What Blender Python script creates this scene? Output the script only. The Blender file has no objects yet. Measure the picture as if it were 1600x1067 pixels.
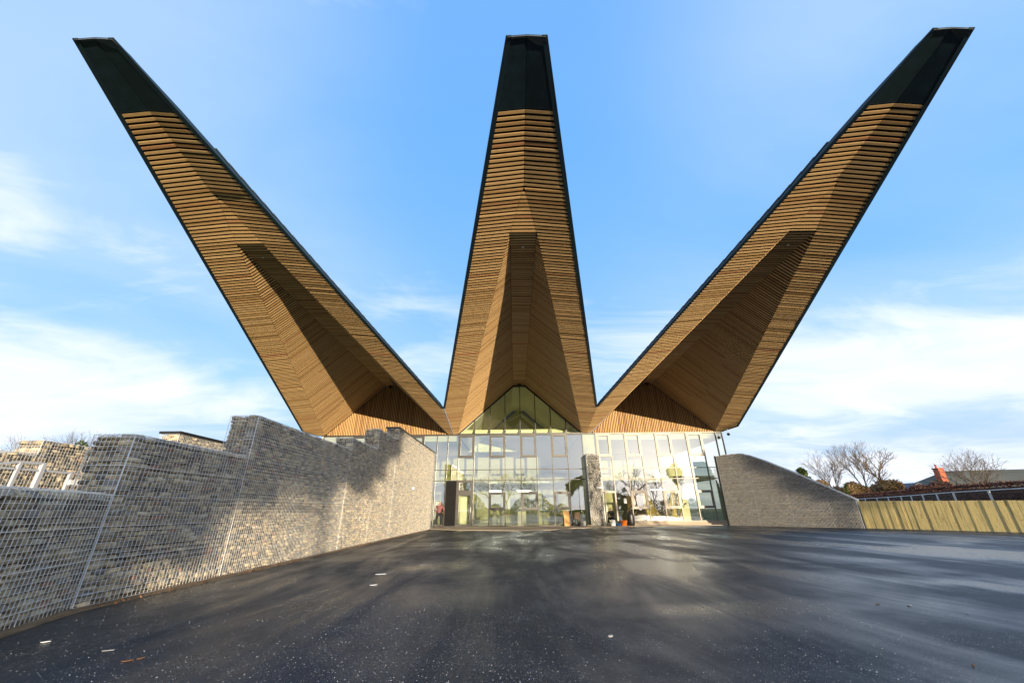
import bpy, math, random
import numpy as np
from mathutils import Vector, Matrix

# ------------------------------------------------------------------ camera, light, sky
scene = bpy.context.scene
col = scene.collection
cam_d = bpy.data.cameras.new("camera"); cam = bpy.data.objects.new("camera", cam_d); col.objects.link(cam)
cam_d.sensor_width = 36.0; cam_d.lens = 13.68; cam_d.clip_start = 0.05; cam_d.clip_end = 3000
F = Vector((-0.00404775, 0.9176171, 0.39744492)); R = Vector((0.9999203, 0.00846715, -0.00936528)); U = Vector((0.01195897, -0.39737534, 0.91757824))
m = Matrix((R, U, -F)).transposed().to_4x4(); m.translation = Vector((-0.378, 0, 1.10)); cam.matrix_world = m
scene.camera = cam

SUN_AZ, SUN_EL = 19.0, 4.2          # azimuth from behind the viewer (-Y) towards +X
SUN_DIR = Vector((math.sin(math.radians(SUN_AZ))*math.cos(math.radians(SUN_EL)), -math.cos(math.radians(SUN_AZ))*math.cos(math.radians(SUN_EL)), math.sin(math.radians(SUN_EL))))
sun_d = bpy.data.lights.new("sun", 'SUN'); sun = bpy.data.objects.new("sun", sun_d); col.objects.link(sun)
sun_d.energy = 5.0; sun_d.angle = math.radians(0.25); sun_d.color = (1.0, 0.82, 0.56)
sun.rotation_euler = SUN_DIR.to_track_quat('Z', 'Y').to_euler()
scene.view_settings.view_transform = 'Standard'; scene.view_settings.look = 'None'
scene.view_settings.exposure = 0.80; scene.view_settings.gamma = 1.0

world = bpy.data.worlds.new("World"); scene.world = world; world.use_nodes = True
def build_world():
    nt = world.node_tree; N = nt.nodes; L = nt.links; N.clear()
    out = N.new('ShaderNodeOutputWorld'); bg = N.new('ShaderNodeBackground'); L.new(bg.outputs[0], out.inputs[0])
    sky = N.new('ShaderNodeTexSky'); sky.sky_type = 'NISHITA'; sky.sun_disc = False
    sky.sun_elevation = math.radians(SUN_EL); sky.sun_rotation = math.radians(180 - SUN_AZ)
    sky.air_density = 1.0; sky.dust_density = 0.5; sky.ozone_density = 2.0
    def math_(op, a, b=None, c=None, clamp=False):
        n = N.new('ShaderNodeMath'); n.operation = op; n.use_clamp = clamp
        for i, v in enumerate((a, b, c)):
            if v is None: continue
            if isinstance(v, (int, float)): n.inputs[i].default_value = v
            else: L.new(v, n.inputs[i])
        return n.outputs[0]
    def vm(op, a, b):
        n = N.new('ShaderNodeVectorMath'); n.operation = op
        for i, v in enumerate((a, b)):
            if isinstance(v, tuple): n.inputs[i].default_value = v
            else: L.new(v, n.inputs[i])
        return n
    def mix(f, a, b):
        n = N.new('ShaderNodeMix'); n.data_type = 'RGBA'
        if isinstance(f, (int, float)): n.inputs[0].default_value = f
        else: L.new(f, n.inputs[0])
        for i, v in ((6, a), (7, b)):
            if isinstance(v, tuple): n.inputs[i].default_value = v
            else: L.new(v, n.inputs[i])
        return n.outputs[2]
    def smooth(x, a, b):
        n = N.new('ShaderNodeMapRange'); n.interpolation_type = 'SMOOTHSTEP'
        L.new(x, n.inputs[0]); n.inputs[1].default_value = a; n.inputs[2].default_value = b
        return n.outputs[0]
    tc = N.new('ShaderNodeTexCoord'); d = tc.outputs['Generated']
    sep = N.new('ShaderNodeSeparateXYZ'); L.new(d, sep.inputs[0]); z = sep.outputs[2]
    # clear-sky colour: the Nishita sky pulled towards the blue of the photograph by height above the horizon
    ramp = N.new('ShaderNodeValToRGB'); L.new(z, ramp.inputs[0]); cr = ramp.color_ramp
    st = [(0.0, (0.62, 0.72, 0.86)), (0.10, (0.52, 0.70, 0.95)), (0.25, (0.40, 0.68, 1.0)), (0.45, (0.235, 0.54, 1.0)), (0.75, (0.165, 0.46, 0.97)), (1.0, (0.15, 0.42, 0.92))]
    while len(cr.elements) < len(st): cr.elements.new(0.5)
    for e, (p, c) in zip(cr.elements, st): e.position = p; e.color = (*c, 1)
    nish = vm('MULTIPLY', sky.outputs[0], (0.12, 0.12, 0.12)).outputs[0]
    base = mix(0.85, nish, ramp.outputs[0])
    # clouds projected on a flat layer
    inv = math_('DIVIDE', 1.0, math_('ADD', math_('MAXIMUM', z, 0.0), 0.16))
    sc = vm('SCALE', d, (0, 0, 0)); L.new(inv, sc.inputs[3]); P = sc.outputs[0]
    mp = N.new('ShaderNodeMapping'); L.new(P, mp.inputs[0]); mp.inputs[3].default_value = (0.55, 1.0, 0.0); mp.inputs[2].default_value = (0, 0, math.radians(-25)); mp.inputs[1].default_value = (3.1, 1.7, 0)
    n1 = N.new('ShaderNodeTexNoise'); L.new(mp.outputs[0], n1.inputs[0]); n1.inputs['Scale'].default_value = 0.75; n1.inputs['Detail'].default_value = 7; n1.inputs['Roughness'].default_value = 0.52; n1.inputs['Distortion'].default_value = 0.6
    n2 = N.new('ShaderNodeTexNoise'); L.new(mp.outputs[0], n2.inputs[0]); n2.inputs['Scale'].default_value = 3.0; n2.inputs['Detail'].default_value = 9; n2.inputs['Roughness'].default_value = 0.6; n2.inputs['Distortion'].default_value = 0.8
    cl = math_('ADD', math_('MULTIPLY', n1.outputs[0], 0.75), math_('MULTIPLY', n2.outputs[0], 0.25))
    # more cloud low down, more at the left and right, more behind the viewer
    lowness = smooth(z, 0.72, 0.05)
    side = smooth(math_('ABSOLUTE', sep.outputs[0]), 0.12, 0.62)
    back = smooth(sep.outputs[1], 0.1, -0.5)
    bias = math_('ADD', math_('MULTIPLY', math_('MULTIPLY', lowness, math_('ADD', math_('MULTIPLY', side, 0.8), 0.2)), 0.20), math_('MULTIPLY', back, 0.20))
    dens = smooth(math_('ADD', cl, bias), 0.52, 0.74)
    veil = math_('MULTIPLY', math_('ADD', math_('MULTIPLY', side, 0.30), 0.04), smooth(n1.outputs[0], 0.30, 0.62))
    dens = math_('MAXIMUM', math_('MULTIPLY', dens, 0.93), veil)
    # cloud brightness rises towards the sun
    dp = vm('DOT_PRODUCT', d, tuple(SUN_DIR)); sd = dp.outputs['Value']
    glow = math_('POWER', math_('MAXIMUM', sd, 0.0), 3.0)
    ccol = mix(n2.outputs[0], (0.66, 0.76, 0.93, 1), (1.0, 1.02, 1.06, 1))
    warm = vm('SCALE', (1.0, 0.90, 0.74), (0, 0, 0)); warm.inputs[0].default_value = (1.0, 0.93, 0.82); L.new(math_('MULTIPLY', glow, 0.30), warm.inputs[3])
    addc = vm('ADD', ccol, warm.outputs[0]).outputs[0]
    res = mix(dens, base, addc)
    halo = vm('SCALE', (1, 1, 1), (0, 0, 0)); halo.inputs[0].default_value = (1.0, 0.82, 0.58); L.new(math_('MULTIPLY', math_('POWER', math_('MAXIMUM', sd, 0.0), 120.0), 1.3), halo.inputs[3])
    res = vm('ADD', res, halo.outputs[0]).outputs[0]
    L.new(res, bg.inputs[0]); bg.inputs[1].default_value = 0.70
build_world()

# ------------------------------------------------------------------ helpers
random.seed(11); RNG = np.random.default_rng(11)
def tag(o, label=None, cat=None, group=None, kind=None):
    if label: o['label'] = label
    if cat: o['category'] = cat
    if group: o['group'] = group
    if kind: o['kind'] = kind
    return o
def thing(name, label, cat, loc=(0, 0, 0), group=None):
    o = bpy.data.objects.new(name, None); col.objects.link(o); o.location = loc; o.empty_display_size = 0.2
    bpy.context.view_layer.update()
    return tag(o, label, cat, group)
class MB:
    """collects shapes in world coordinates; build() links them as ONE mesh object"""
    def __init__(s): s.v = []; s.f = []; s.n = 0; s.m = []; s.mi = 0
    def add(s, verts, faces):
        s.v.extend([tuple(p) for p in verts]); s.f.extend([tuple(i + s.n for i in f) for f in faces]); s.m.extend([s.mi]*len(faces)); s.n += len(verts); return s
    def hexa(s, p):
        return s.add(p, [(0, 3, 2, 1), (4, 5, 6, 7), (0, 1, 5, 4), (1, 2, 6, 5), (2, 3, 7, 6), (3, 0, 4, 7)])
    def box(s, x0, x1, y0, y1, z0, z1):
        return s.hexa([(x0, y0, z0), (x1, y0, z0), (x1, y1, z0), (x0, y1, z0), (x0, y0, z1), (x1, y0, z1), (x1, y1, z1), (x0, y1, z1)])
    def bar(s, a, b, w, h=None, up=(0, 0, 1)):
        h = w if h is None else h
        a = Vector(a); b = Vector(b); d = (b - a).normalized(); u = Vector(up)
        if abs(d.dot(u)) > .98: u = Vector((0, 1, 0))
        sx = d.cross(u).normalized()*(w/2); sy = sx.cross(d).normalized()*(h/2)
        return s.hexa([a-sx-sy, a+sx-sy, b+sx-sy, b-sx-sy, a-sx+sy, a+sx+sy, b+sx+sy, b-sx+sy])
    def tube(s, a, b, r0, r1, n=6, cap=True):
        a = Vector(a); b = Vector(b); d = (b - a); 
        if d.length < 1e-6: return s
        d.normalize(); u = Vector((0, 0, 1)) if abs(d.z) < .9 else Vector((1, 0, 0))
        x = d.cross(u).normalized(); y = d.cross(x)
        vs = []
        for c, r in ((a, r0), (b, r1)):
            for i in range(n):
                t = 2*math.pi*i/n; vs.append(c + x*(r*math.cos(t)) + y*(r*math.sin(t)))
        fs = [(i, (i+1) % n, n+(i+1) % n, n+i) for i in range(n)]
        if cap: fs += [tuple(range(n-1, -1, -1)), tuple(range(n, 2*n))]
        return s.add(vs, fs)
    def lathe(s, c, prof, n=16):
        vs = []; c = Vector(c)
        for r, z in prof:
            for i in range(n): t = 2*math.pi*i/n; vs.append((c.x+r*math.cos(t), c.y+r*math.sin(t), c.z+z))
        fs = []
        for k in range(len(prof)-1):
            for i in range(n): fs.append((k*n+i, k*n+(i+1) % n, (k+1)*n+(i+1) % n, (k+1)*n+i))
        fs.append(tuple(range(n-1, -1, -1))); fs.append(tuple(range((len(prof)-1)*n, len(prof)*n)))
        return s.add(vs, fs)
    def build(s, name, mats, parent=None, smooth=False, bevel=0):
        me = bpy.data.meshes.new(name)
        V = np.array(s.v, dtype=np.float32)
        if parent is not None:
            pl = parent
            off = Vector((0, 0, 0))
            while pl is not None: off += pl.location; pl = pl.parent
        else:
            off = Vector((0, 0, 0))
        V = V - np.array(off, dtype=np.float32)
        me.from_pydata(V.tolist(), [], s.f)
        if not isinstance(mats, (list, tuple)): mats = [mats]
        for mm in mats: me.materials.append(mm)
        if len(mats) > 1: me.polygons.foreach_set('material_index', s.m)
        if smooth: me.polygons.foreach_set('use_smooth', [True]*len(me.polygons))
        me.update()
        o = bpy.data.objects.new(name, me); col.objects.link(o)
        if parent is not None: o.parent = parent
        if bevel:
            b = o.modifiers.new('bevel', 'BEVEL'); b.width = bevel; b.segments = 2; b.limit_method = 'ANGLE'
        return o
def npmesh(name, V, Fq, mat, parent=None, smooth=False):
    """V (n,3) float, Fq (m,4) or (m,3) int array"""
    k = Fq.shape[1]; me = bpy.data.meshes.new(name)
    if parent is not None:
        pl = parent; off = Vector((0, 0, 0))
        while pl is not None: off += pl.location; pl = pl.parent
        V = V - np.array(off)
    me.vertices.add(len(V)); me.vertices.foreach_set('co', V.astype(np.float32).ravel())
    me.loops.add(Fq.size); me.loops.foreach_set('vertex_index', Fq.astype(np.int32).ravel())
    me.polygons.add(len(Fq)); me.polygons.foreach_set('loop_start', np.arange(0, Fq.size, k, dtype=np.int32)); me.polygons.foreach_set('loop_total', np.full(len(Fq), k, dtype=np.int32))
    if smooth: me.polygons.foreach_set('use_smooth', [True]*len(Fq))
    me.materials.append(mat); me.update(calc_edges=True); me.validate()
    o = bpy.data.objects.new(name, me); col.objects.link(o)
    if parent is not None: o.parent = parent
    return o

# ------------------------------------------------------------------ materials
def new_mat(name):
    m = bpy.data.materials.new(name); m.use_nodes = True
    nt = m.node_tree; b = nt.nodes['Principled BSDF']; return m, nt, b
def noise(nt, scale, detail=4, rough=.55, vec=None, dist=0):
    n = nt.nodes.new('ShaderNodeTexNoise'); n.inputs['Scale'].default_value = scale; n.inputs['Detail'].default_value = detail; n.inputs['Roughness'].default_value = rough; n.inputs['Distortion'].default_value = dist
    if vec is not None: nt.links.new(vec, n.inputs['Vector'])
    return n
def objcoord(nt, scale=(1, 1, 1), rot=(0, 0, 0)):
    t = nt.nodes.new('ShaderNodeTexCoord'); mp = nt.nodes.new('ShaderNodeMapping'); nt.links.new(t.outputs['Object'], mp.inputs[0]); mp.inputs['Scale'].default_value = scale; mp.inputs['Rotation'].default_value = rot
    return mp.outputs[0]
def ramp(nt, fac, stops):
    r = nt.nodes.new('ShaderNodeValToRGB'); cr = r.color_ramp
    while len(cr.elements) < len(stops): cr.elements.new(.5)
    for e, (p, c) in zip(cr.elements, stops): e.position = p; e.color = (*c, 1) if len(c) == 3 else c
    nt.links.new(fac, r.inputs[0]); return r.outputs[0]
def mixc(nt, f, a, b, mode='MIX'):
    n = nt.nodes.new('ShaderNodeMix'); n.data_type = 'RGBA'; n.blend_type = mode
    for i, v in ((0, f), (6, a), (7, b)):
        if isinstance(v, (int, float)): n.inputs[i].default_value = v
        elif isinstance(v, tuple): n.inputs[i].default_value = (*v, 1) if len(v) == 3 else v
        else: nt.links.new(v, n.inputs[i])
    return n.outputs[2]
def mth(nt, op, a, b=None, clamp=False):
    n = nt.nodes.new('ShaderNodeMath'); n.operation = op; n.use_clamp = clamp
    for i, v in enumerate((a, b)):
        if v is None: continue
        if isinstance(v, (int, float)): n.inputs[i].default_value = v
        else: nt.links.new(v, n.inputs[i])
    return n.outputs[0]
def maprange(nt, x, a, b, c, d):
    n = nt.nodes.new('ShaderNodeMapRange'); nt.links.new(x, n.inputs[0])
    for i, v in enumerate((a, b, c, d)): n.inputs[i+1].default_value = v
    return n.outputs[0]
def bump(nt, b, h, strength, dist=.01):
    n = nt.nodes.new('ShaderNodeBump'); n.inputs['Strength'].default_value = strength; n.inputs['Distance'].default_value = dist
    nt.links.new(h, n.inputs['Height']); nt.links.new(n.outputs[0], b.inputs['Normal'])
def island(nt):
    return nt.nodes.new('ShaderNodeNewGeometry').outputs['Random Per Island']
def simple(name, c, rough=.6, metal=0, var=.12, scale=3.0, spec=None):
    m, nt, b = new_mat(name)
    n = noise(nt, scale, 5)
    dark = tuple(x*(1-var) for x in c); lite = tuple(min(1, x*(1+var)) for x in c)
    nt.links.new(ramp(nt, n.outputs[0], [(.3, dark), (.7, lite)]), b.inputs['Base Color'])
    b.inputs['Roughness'].default_value = rough; b.inputs['Metallic'].default_value = metal
    if spec is not None: b.inputs['Specular IOR Level'].default_value = spec
    return m

def mat_larch(name, along='x', c1=(.66, .42, .19), c2=(.50, .30, .13), c3=(.74, .50, .25), red=(.56, .27, .14)):
    m, nt, b = new_mat(name)
    r = island(nt)
    base = ramp(nt, r, [(0, c2), (.12, c1), (.45, c3), (.6, c1), (.8, c3), (.95, c2), (.985, red), (1, red)])
    sc = {'x': (1.2, 30, 30), 'z': (30, 30, 1.2)}[along]
    g = noise(nt, 1.6, 6, .6, objcoord(nt, sc), .6)
    base = mixc(nt, .55, base, ramp(nt, g.outputs[0], [(.3, (.55, .48, .42)), (.5, (1, 1, 1)), (.75, (1.0, .94, .84))]), 'MULTIPLY')
    k = nt.nodes.new('ShaderNodeTexVoronoi'); k.inputs['Scale'].default_value = 3.2; nt.links.new(objcoord(nt), k.inputs['Vector'])
    base = mixc(nt, ramp(nt, k.outputs['Distance'], [(.0, (1, 1, 1)), (.05, (0, 0, 0))]), base, (.14, .06, .025))
    nt.links.new(base, b.inputs['Base Color']); b.inputs['Roughness'].default_value = .62; b.inputs['Specular IOR Level'].default_value = .3
    bump(nt, b, g.outputs[0], .3, .004)
    return m
M = {}
M['larch'] = mat_larch('larch_slats')
M['larch_v'] = mat_larch('larch_battens', 'z', (.54, .32, .14), (.40, .22, .09), (.62, .40, .18))
M['void'] = simple('dark_membrane', (.012, .011, .010), .9)
M['tip'] = simple('dark_metal_sheet', (.008, .022, .032), .45, .0, .3, 6)
M['fascia'] = simple('blue_grey_fascia', (.022, .045, .065), .38, .3, .25, 5)
M['slate'] = simple('roof_slate', (.06, .075, .09), .55, 0, .4, 9)
M['frame'] = simple('grey_aluminium', (.05, .048, .046), .45, .2, .08)
M['frame_dark'] = simple('black_aluminium', (.02, .021, .023), .35, .2, .1)
M['frame_lite'] = simple('light_aluminium', (.20, .175, .15), .45, .2, .06)
M['panel_black'] = simple('black_panel', (.008, .008, .009), .5, 0, .2, 9, .08)
M['wire'] = simple('galvanised_wire', (.66, .69, .72), .4, .3, .1, 20)
M['cream'] = simple('cream_plaster', (.62, .62, .42), .8, 0, .06, 1.5)
M['olive'] = simple('olive_ceiling', (.74, .73, .60), .8, 0, .15, 1.5)
M['white'] = simple('white_board', (.80, .80, .78), .6, 0, .04, 3)
M['teal'] = simple('pale_teal_panel', (.50, .60, .54), .6, 0, .08, 1)
M['yellow'] = simple('yellow_panel', (.80, .55, .02), .5, 0, .1, 2)
M['lime'] = simple('lime_band', (.62, .72, .05), .6, 0, .1, 2)
M['ply'] = simple('birch_plywood', (.68, .38, .15), .65, 0, .15, 4)
M['orange'] = simple('orange_plastic', (.75, .17, .015), .35, 0, .05)
M['blueplastic'] = simple('blue_plastic', (.02, .09, .25), .35, 0, .1)
M['blackplastic'] = simple('black_plastic', (.015, .015, .017), .4, 0, .2)
M['brown'] = simple('brown_card', (.20, .13, .08), .8, 0, .2, 5)
M['concrete'] = simple('pale_concrete', (.36, .30, .23), .85, 0, .18, 2.5)
M['floor'] = simple('screed_floor', (.35, .36, .33), .35, 0, .1, 1)
M['galv'] = simple('galvanised_steel', (.58, .60, .64), .4, .3, .08)
M['soil'] = simple('rough_grass_soil', (.075, .085, .03), .95, 0, .5, 1.2)
M['dirt'] = simple('earth_and_mortar', (.13, .09, .05), .95, 0, .6, 14)
M['brick'] = simple('red_brick', (.38, .10, .05), .85, 0, .25, 12)
M['render'] = simple('pale_render', (.55, .50, .42), .85, 0, .1, 2)
M['moss'] = simple('mossy_tiles', (.065, .07, .06), .9, 0, .5, 1.5)
M['bark'] = simple('grey_brown_bark', (.11, .085, .065), .9, 0, .35, 6)
M['bark_pale'] = simple('pale_birch_bark', (.105, .088, .08), .9, 0, .35, 6)
M['lampglow'] = simple('lamp_tube', (.9, .9, .9), .5)
nt = M['lampglow'].node_tree; b = nt.nodes['Principled BSDF']; b.inputs['Emission Color'].default_value = (1, .97, .88, 1); b.inputs['Emission Strength'].default_value = 45.0

def mat_glass():
    m = bpy.data.materials.new('coated_glass'); m.use_nodes = True; nt = m.node_tree; N = nt.nodes; N.clear(); L = nt.links
    out = N.new('ShaderNodeOutputMaterial'); tr = N.new('ShaderNodeBsdfTransparent'); gl = N.new('ShaderNodeBsdfGlossy'); mx = N.new('ShaderNodeMixShader')
    tr.inputs[0].default_value = (.68, .71, .56, 1); gl.inputs[0].default_value = (.96, .98, 1, 1); gl.inputs['Roughness'].default_value = .006
    fr = N.new('ShaderNodeFresnel'); fr.inputs[0].default_value = 1.5
    L.new(mth(nt, 'ADD', mth(nt, 'MULTIPLY', fr.outputs[0], 1.2), .30, True), mx.inputs[0])
    # float glass is never quite flat
    n = noise(nt, .55, 2, .4, objcoord(nt)); bp = N.new('ShaderNodeBump'); bp.inputs['Strength'].default_value = .25; bp.inputs['Distance'].default_value = .02
    L.new(n.outputs[0], bp.inputs['Height']); L.new(bp.outputs[0], gl.inputs['Normal'])
    L.new(tr.outputs[0], mx.inputs[1]); L.new(gl.outputs[0], mx.inputs[2]); L.new(mx.outputs[0], out.inputs[0])
    return m
M['glass'] = mat_glass()
def mat_clearglass():
    m = bpy.data.materials.new('clear_glass'); m.use_nodes = True; nt = m.node_tree; N = nt.nodes; N.clear(); L = nt.links
    out = N.new('ShaderNodeOutputMaterial'); tr = N.new('ShaderNodeBsdfTransparent'); gl = N.new('ShaderNodeBsdfGlossy'); mx = N.new('ShaderNodeMixShader')
    tr.inputs[0].default_value = (.84, .90, .82, 1); gl.inputs['Roughness'].default_value = .01; mx.inputs[0].default_value = .12
    L.new(tr.outputs[0], mx.inputs[1]); L.new(gl.outputs[0], mx.inputs[2]); L.new(mx.outputs[0], out.inputs[0]); return m
M['glass_clear'] = mat_clearglass()

STONE_STOPS = [(0, (.16, .13, .10)), (.16, (.40, .32, .21)), (.3, (.60, .49, .31)), (.45, (.28, .24, .19)), (.58, (.66, .54, .34)), (.72, (.45, .35, .23)), (.84, (.24, .23, .22)), (.93, (.70, .60, .42)), (.97, (.44, .26, .17)), (1, (.36, .22, .15))]
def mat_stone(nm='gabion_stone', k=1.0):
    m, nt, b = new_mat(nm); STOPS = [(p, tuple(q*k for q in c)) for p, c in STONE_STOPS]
    r = island(nt)
    base = ramp(nt, r, STOPS)
    n = noise(nt, 14, 7, .65, objcoord(nt, (1, 1, 1.8)))
    base = mixc(nt, .6, base, ramp(nt, n.outputs[0], [(.28, (.42, .42, .42)), (.6, (1, 1, 1)), (.8, (1.15, 1.1, 1.0))]), 'MULTIPLY')
    nt.links.new(base, b.inputs['Base Color']); b.inputs['Roughness'].default_value = .88; b.inputs['Specular IOR Level'].default_value = .25
    bump(nt, b, n.outputs[0], .7, .012); return m
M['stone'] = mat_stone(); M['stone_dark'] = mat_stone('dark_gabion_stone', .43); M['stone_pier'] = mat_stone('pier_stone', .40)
M['core'] = simple('wall_core', (.02, .018, .016), .95)

def mat_asphalt():
    m, nt, b = new_mat('wet_asphalt'); L = nt.links; oc = objcoord(nt)
    fine = noise(nt, 95, 4, .75, oc); mid = noise(nt, 26, 4, .6, oc)
    big = noise(nt, .22, 5, .55, objcoord(nt, (1, 1, 1), (0, 0, .4)), .8)
    streak = noise(nt, 1.0, 5, .6, objcoord(nt, (.8, .17, 1), (0, 0, math.radians(22))), .8)
    base = ramp(nt, fine.outputs[0], [(.3, (.004, .006, .009)), (.62, (.009, .013, .021)), (.75, (.03, .036, .048))])
    base = mixc(nt, .6, base, ramp(nt, big.outputs[0], [(.35, (.55, .55, .55)), (.65, (1.25, 1.25, 1.25))]), 'MULTIPLY')
    v = nt.nodes.new('ShaderNodeTexVoronoi'); v.inputs['Scale'].default_value = 34; L.new(oc, v.inputs['Vector'])
    v2 = nt.nodes.new('ShaderNodeTexVoronoi'); v2.inputs['Scale'].default_value = 95; L.new(oc, v2.inputs['Vector'])
    patch = noise(nt, 1.3, 4, .65, oc)
    d1 = mth(nt, 'LESS_THAN', v.outputs['Distance'], mth(nt, 'MULTIPLY', maprange(nt, patch.outputs[0], .3, .7, .1, 1), .17))
    d2 = mth(nt, 'LESS_THAN', v2.outputs['Distance'], mth(nt, 'MULTIPLY', maprange(nt, patch.outputs[0], .3, .7, .1, 1), .22))
    base = mixc(nt, mth(nt, 'MAXIMUM', d1, d2), base, (.42, .43, .44))
    L.new(base, b.inputs['Base Color'])
    wet = mth(nt, 'ADD', mth(nt, 'MULTIPLY', big.outputs[0], .5), mth(nt, 'MULTIPLY', streak.outputs[0], .5))
    # standing damp in shallow hollows of the laid surface
    def hollow(cx_, cy_, rx, ry, rot):
        t_ = nt.nodes.new('ShaderNodeTexCoord'); sb = nt.nodes.new('ShaderNodeVectorMath'); sb.operation = 'SUBTRACT'; L.new(t_.outputs['Object'], sb.inputs[0]); sb.inputs[1].default_value = (cx_, cy_, 0)
        m1 = nt.nodes.new('ShaderNodeMapping'); m1.vector_type = 'TEXTURE'; L.new(sb.outputs[0], m1.inputs[0]); m1.inputs['Rotation'].default_value = (0, 0, rot); m1.inputs['Scale'].default_value = (rx, ry, 1)
        ln = nt.nodes.new('ShaderNodeVectorMath'); ln.operation = 'LENGTH'; L.new(m1.outputs[0], ln.inputs[0]); return maprange(nt, ln.outputs['Value'], 0, 1, .12, 0)
    hol = None
    for a_ in ((3.7, 13.5, 2.3, 9.5, math.radians(-14)), (10.5, 12.5, 1.6, 7.5, math.radians(28)), (6.2, 7.2, 1.1, 4.6, math.radians(58)), (-2.3, 9.6, 1.5, 1.0, 0.2), (2.6, 5.6, 2.4, .55, .1)):
        q_ = hollow(*a_); hol = q_ if hol is None else mth(nt, 'MAXIMUM', hol, q_)
    wet = mth(nt, 'ADD', wet, hol)
    wm = maprange(nt, wet, .45, .60, 0, 1)
    L.new(mth(nt, 'ADD', maprange(nt, wm, 0, 1, .50, .19), mth(nt, 'MULTIPLY', fine.outputs[0], .06)), b.inputs['Roughness'])
    L.new(maprange(nt, wm, 0, 1, .35, 1.0), b.inputs['Specular IOR Level']); b.inputs['Specular Tint'].default_value = (.66, .83, 1, 1)  # blue tint colours the gloss to stand in for reflected blue sky
    h = mth(nt, 'ADD', mth(nt, 'MULTIPLY', fine.outputs[0], .6), mth(nt, 'MULTIPLY', mid.outputs[0], .7))
    bump(nt, b, h, .6, .008); return m
M['asphalt'] = mat_asphalt()
def mat_fence():
    m, nt, b = new_mat('green_treated_timber')
    r = island(nt)
    base = ramp(nt, r, [(0, (.42, .32, .12)), (.25, (.72, .59, .28)), (.5, (.48, .40, .16)), (.75, (.76, .60, .30)), (1, (.33, .26, .10))])
    g = noise(nt, 2.0, 6, .65, objcoord(nt, (9, 9, .7)), 1.2)
    base = mixc(nt, .8, base, ramp(nt, g.outputs[0], [(.32, (.35, .30, .18)), (.5, (1, 1, 1)), (.7, (1.2, 1.12, .9))]), 'MULTIPLY')
    k = nt.nodes.new('ShaderNodeTexVoronoi'); k.inputs['Scale'].default_value = 2.6; nt.links.new(objcoord(nt), k.inputs['Vector'])
    base = mixc(nt, ramp(nt, k.outputs['Distance'], [(.0, (1, 1, 1)), (.09, (0, 0, 0))]), base, (.10, .06, .02))
    nt.links.new(base, b.inputs['Base Color']); b.inputs['Roughness'].default_value = .75; bump(nt, b, g.outputs[0], .3, .004); return m
M['fence'] = mat_fence()
def mat_leaf(name, stops, rough=.7):
    m, nt, b = new_mat(name); nt.links.new(ramp(nt, island(nt), stops), b.inputs['Base Color']); b.inputs['Roughness'].default_value = rough
    b.inputs['Specular IOR Level'].default_value = .2; return m
M['leaf_dark'] = mat_leaf('evergreen_leaves', [(0, (.018, .035, .010)), (.5, (.045, .075, .018)), (1, (.09, .11, .03))])
M['leaf_olive'] = mat_leaf('olive_leaves', [(0, (.06, .07, .015)), (.5, (.13, .13, .03)), (1, (.22, .20, .05))])
M['leaf_beech'] = mat_leaf('russet_hedge_leaves', [(0, (.055, .024, .020)), (.5, (.105, .048, .036)), (1, (.17, .085, .06))])
M['leaf_scrub'] = mat_leaf('dry_scrub', [(0, (.13, .09, .04)), (.5, (.24, .17, .07)), (1, (.20, .09, .06))])
M['leaf_fall'] = mat_leaf('fallen_leaf', [(0, (.09, .05, .03)), (1, (.20, .10, .05))])
M['grit'] = mat_leaf('pale_grit', [(0, (.12, .12, .12)), (.7, (.30, .31, .32)), (1, (.60, .61, .63))])
M['paper'] = simple('paper_scrap', (.72, .74, .76), .7, 0, .06, 8)
M['skin'] = simple('skin', (.42, .24, .17), .6, 0, .05)
M['plaid'] = simple('plum_check_shirt', (.19, .075, .08), .85, 0, .4, 22)
M['blackcloth'] = simple('black_cloth', (.014, .014, .016), .9, 0, .3, 6)
M['darkcloth'] = simple('dark_green_cloth', (.03, .035, .03), .9, 0, .3, 6)
M['hivis'] = simple('hi_vis_cloth', (.52, .85, .02), .7, 0, .08, 6)
M['bluecloth'] = simple('blue_cloth', (.04, .07, .22), .85, 0, .2, 6)
M['hair'] = simple('dark_hair', (.02, .014, .01), .7, 0, .2, 30)

# ------------------------------------------------------------------ ground
PER = 10.544; FY = 31.34; GZ = 6.66; AZ = 10.66
def sheet(name, pts, z, mat, kind='structure'):
    mb = MB(); mb.add([(x, y, z) for x, y in pts], [tuple(range(len(pts)))])
    return tag(mb.build(name, mat), kind=kind)
sheet('ground', [(-900, -900), (900, -900), (900, 900), (-900, 900)], -.012, M['soil'])
sheet('asphalt_forecourt', [(-8.6, -30), (25, -30), (25, 12.4), (23.45, 15.2), (21.45, 18.8), (18.8, 23.6), (15.2, 29.6), (16.5, 31.2), (-8.6, 31.2)], 0.0, M['asphalt'])
apron = [(-7.4, 31.3), (-7.4, 28.2), (-6.0, 27.9), (-4.6, 27.0), (-3.4, 26.2), (-2.1, 25.6), (-1.0, 25.1), (0, 24.9), (.9, 25.0), (1.7, 25.4), (2.5, 26.3), (3.3, 27.2), (4.3, 27.9), (6, 28.5), (8.2, 29.6), (12, 29.9), (15.3, 30.0), (15.3, 31.3)]
mb = MB(); n = len(apron); mb.add([(x, y, .03) for x, y in apron] + [(x, y, -.01) for x, y in apron], [tuple(range(n-1, -1, -1))] + [((i+1) % n, i, n+i, n+(i+1) % n) for i in range(n)])
tag(mb.build('paving_apron', M['concrete']), kind='structure')

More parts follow.
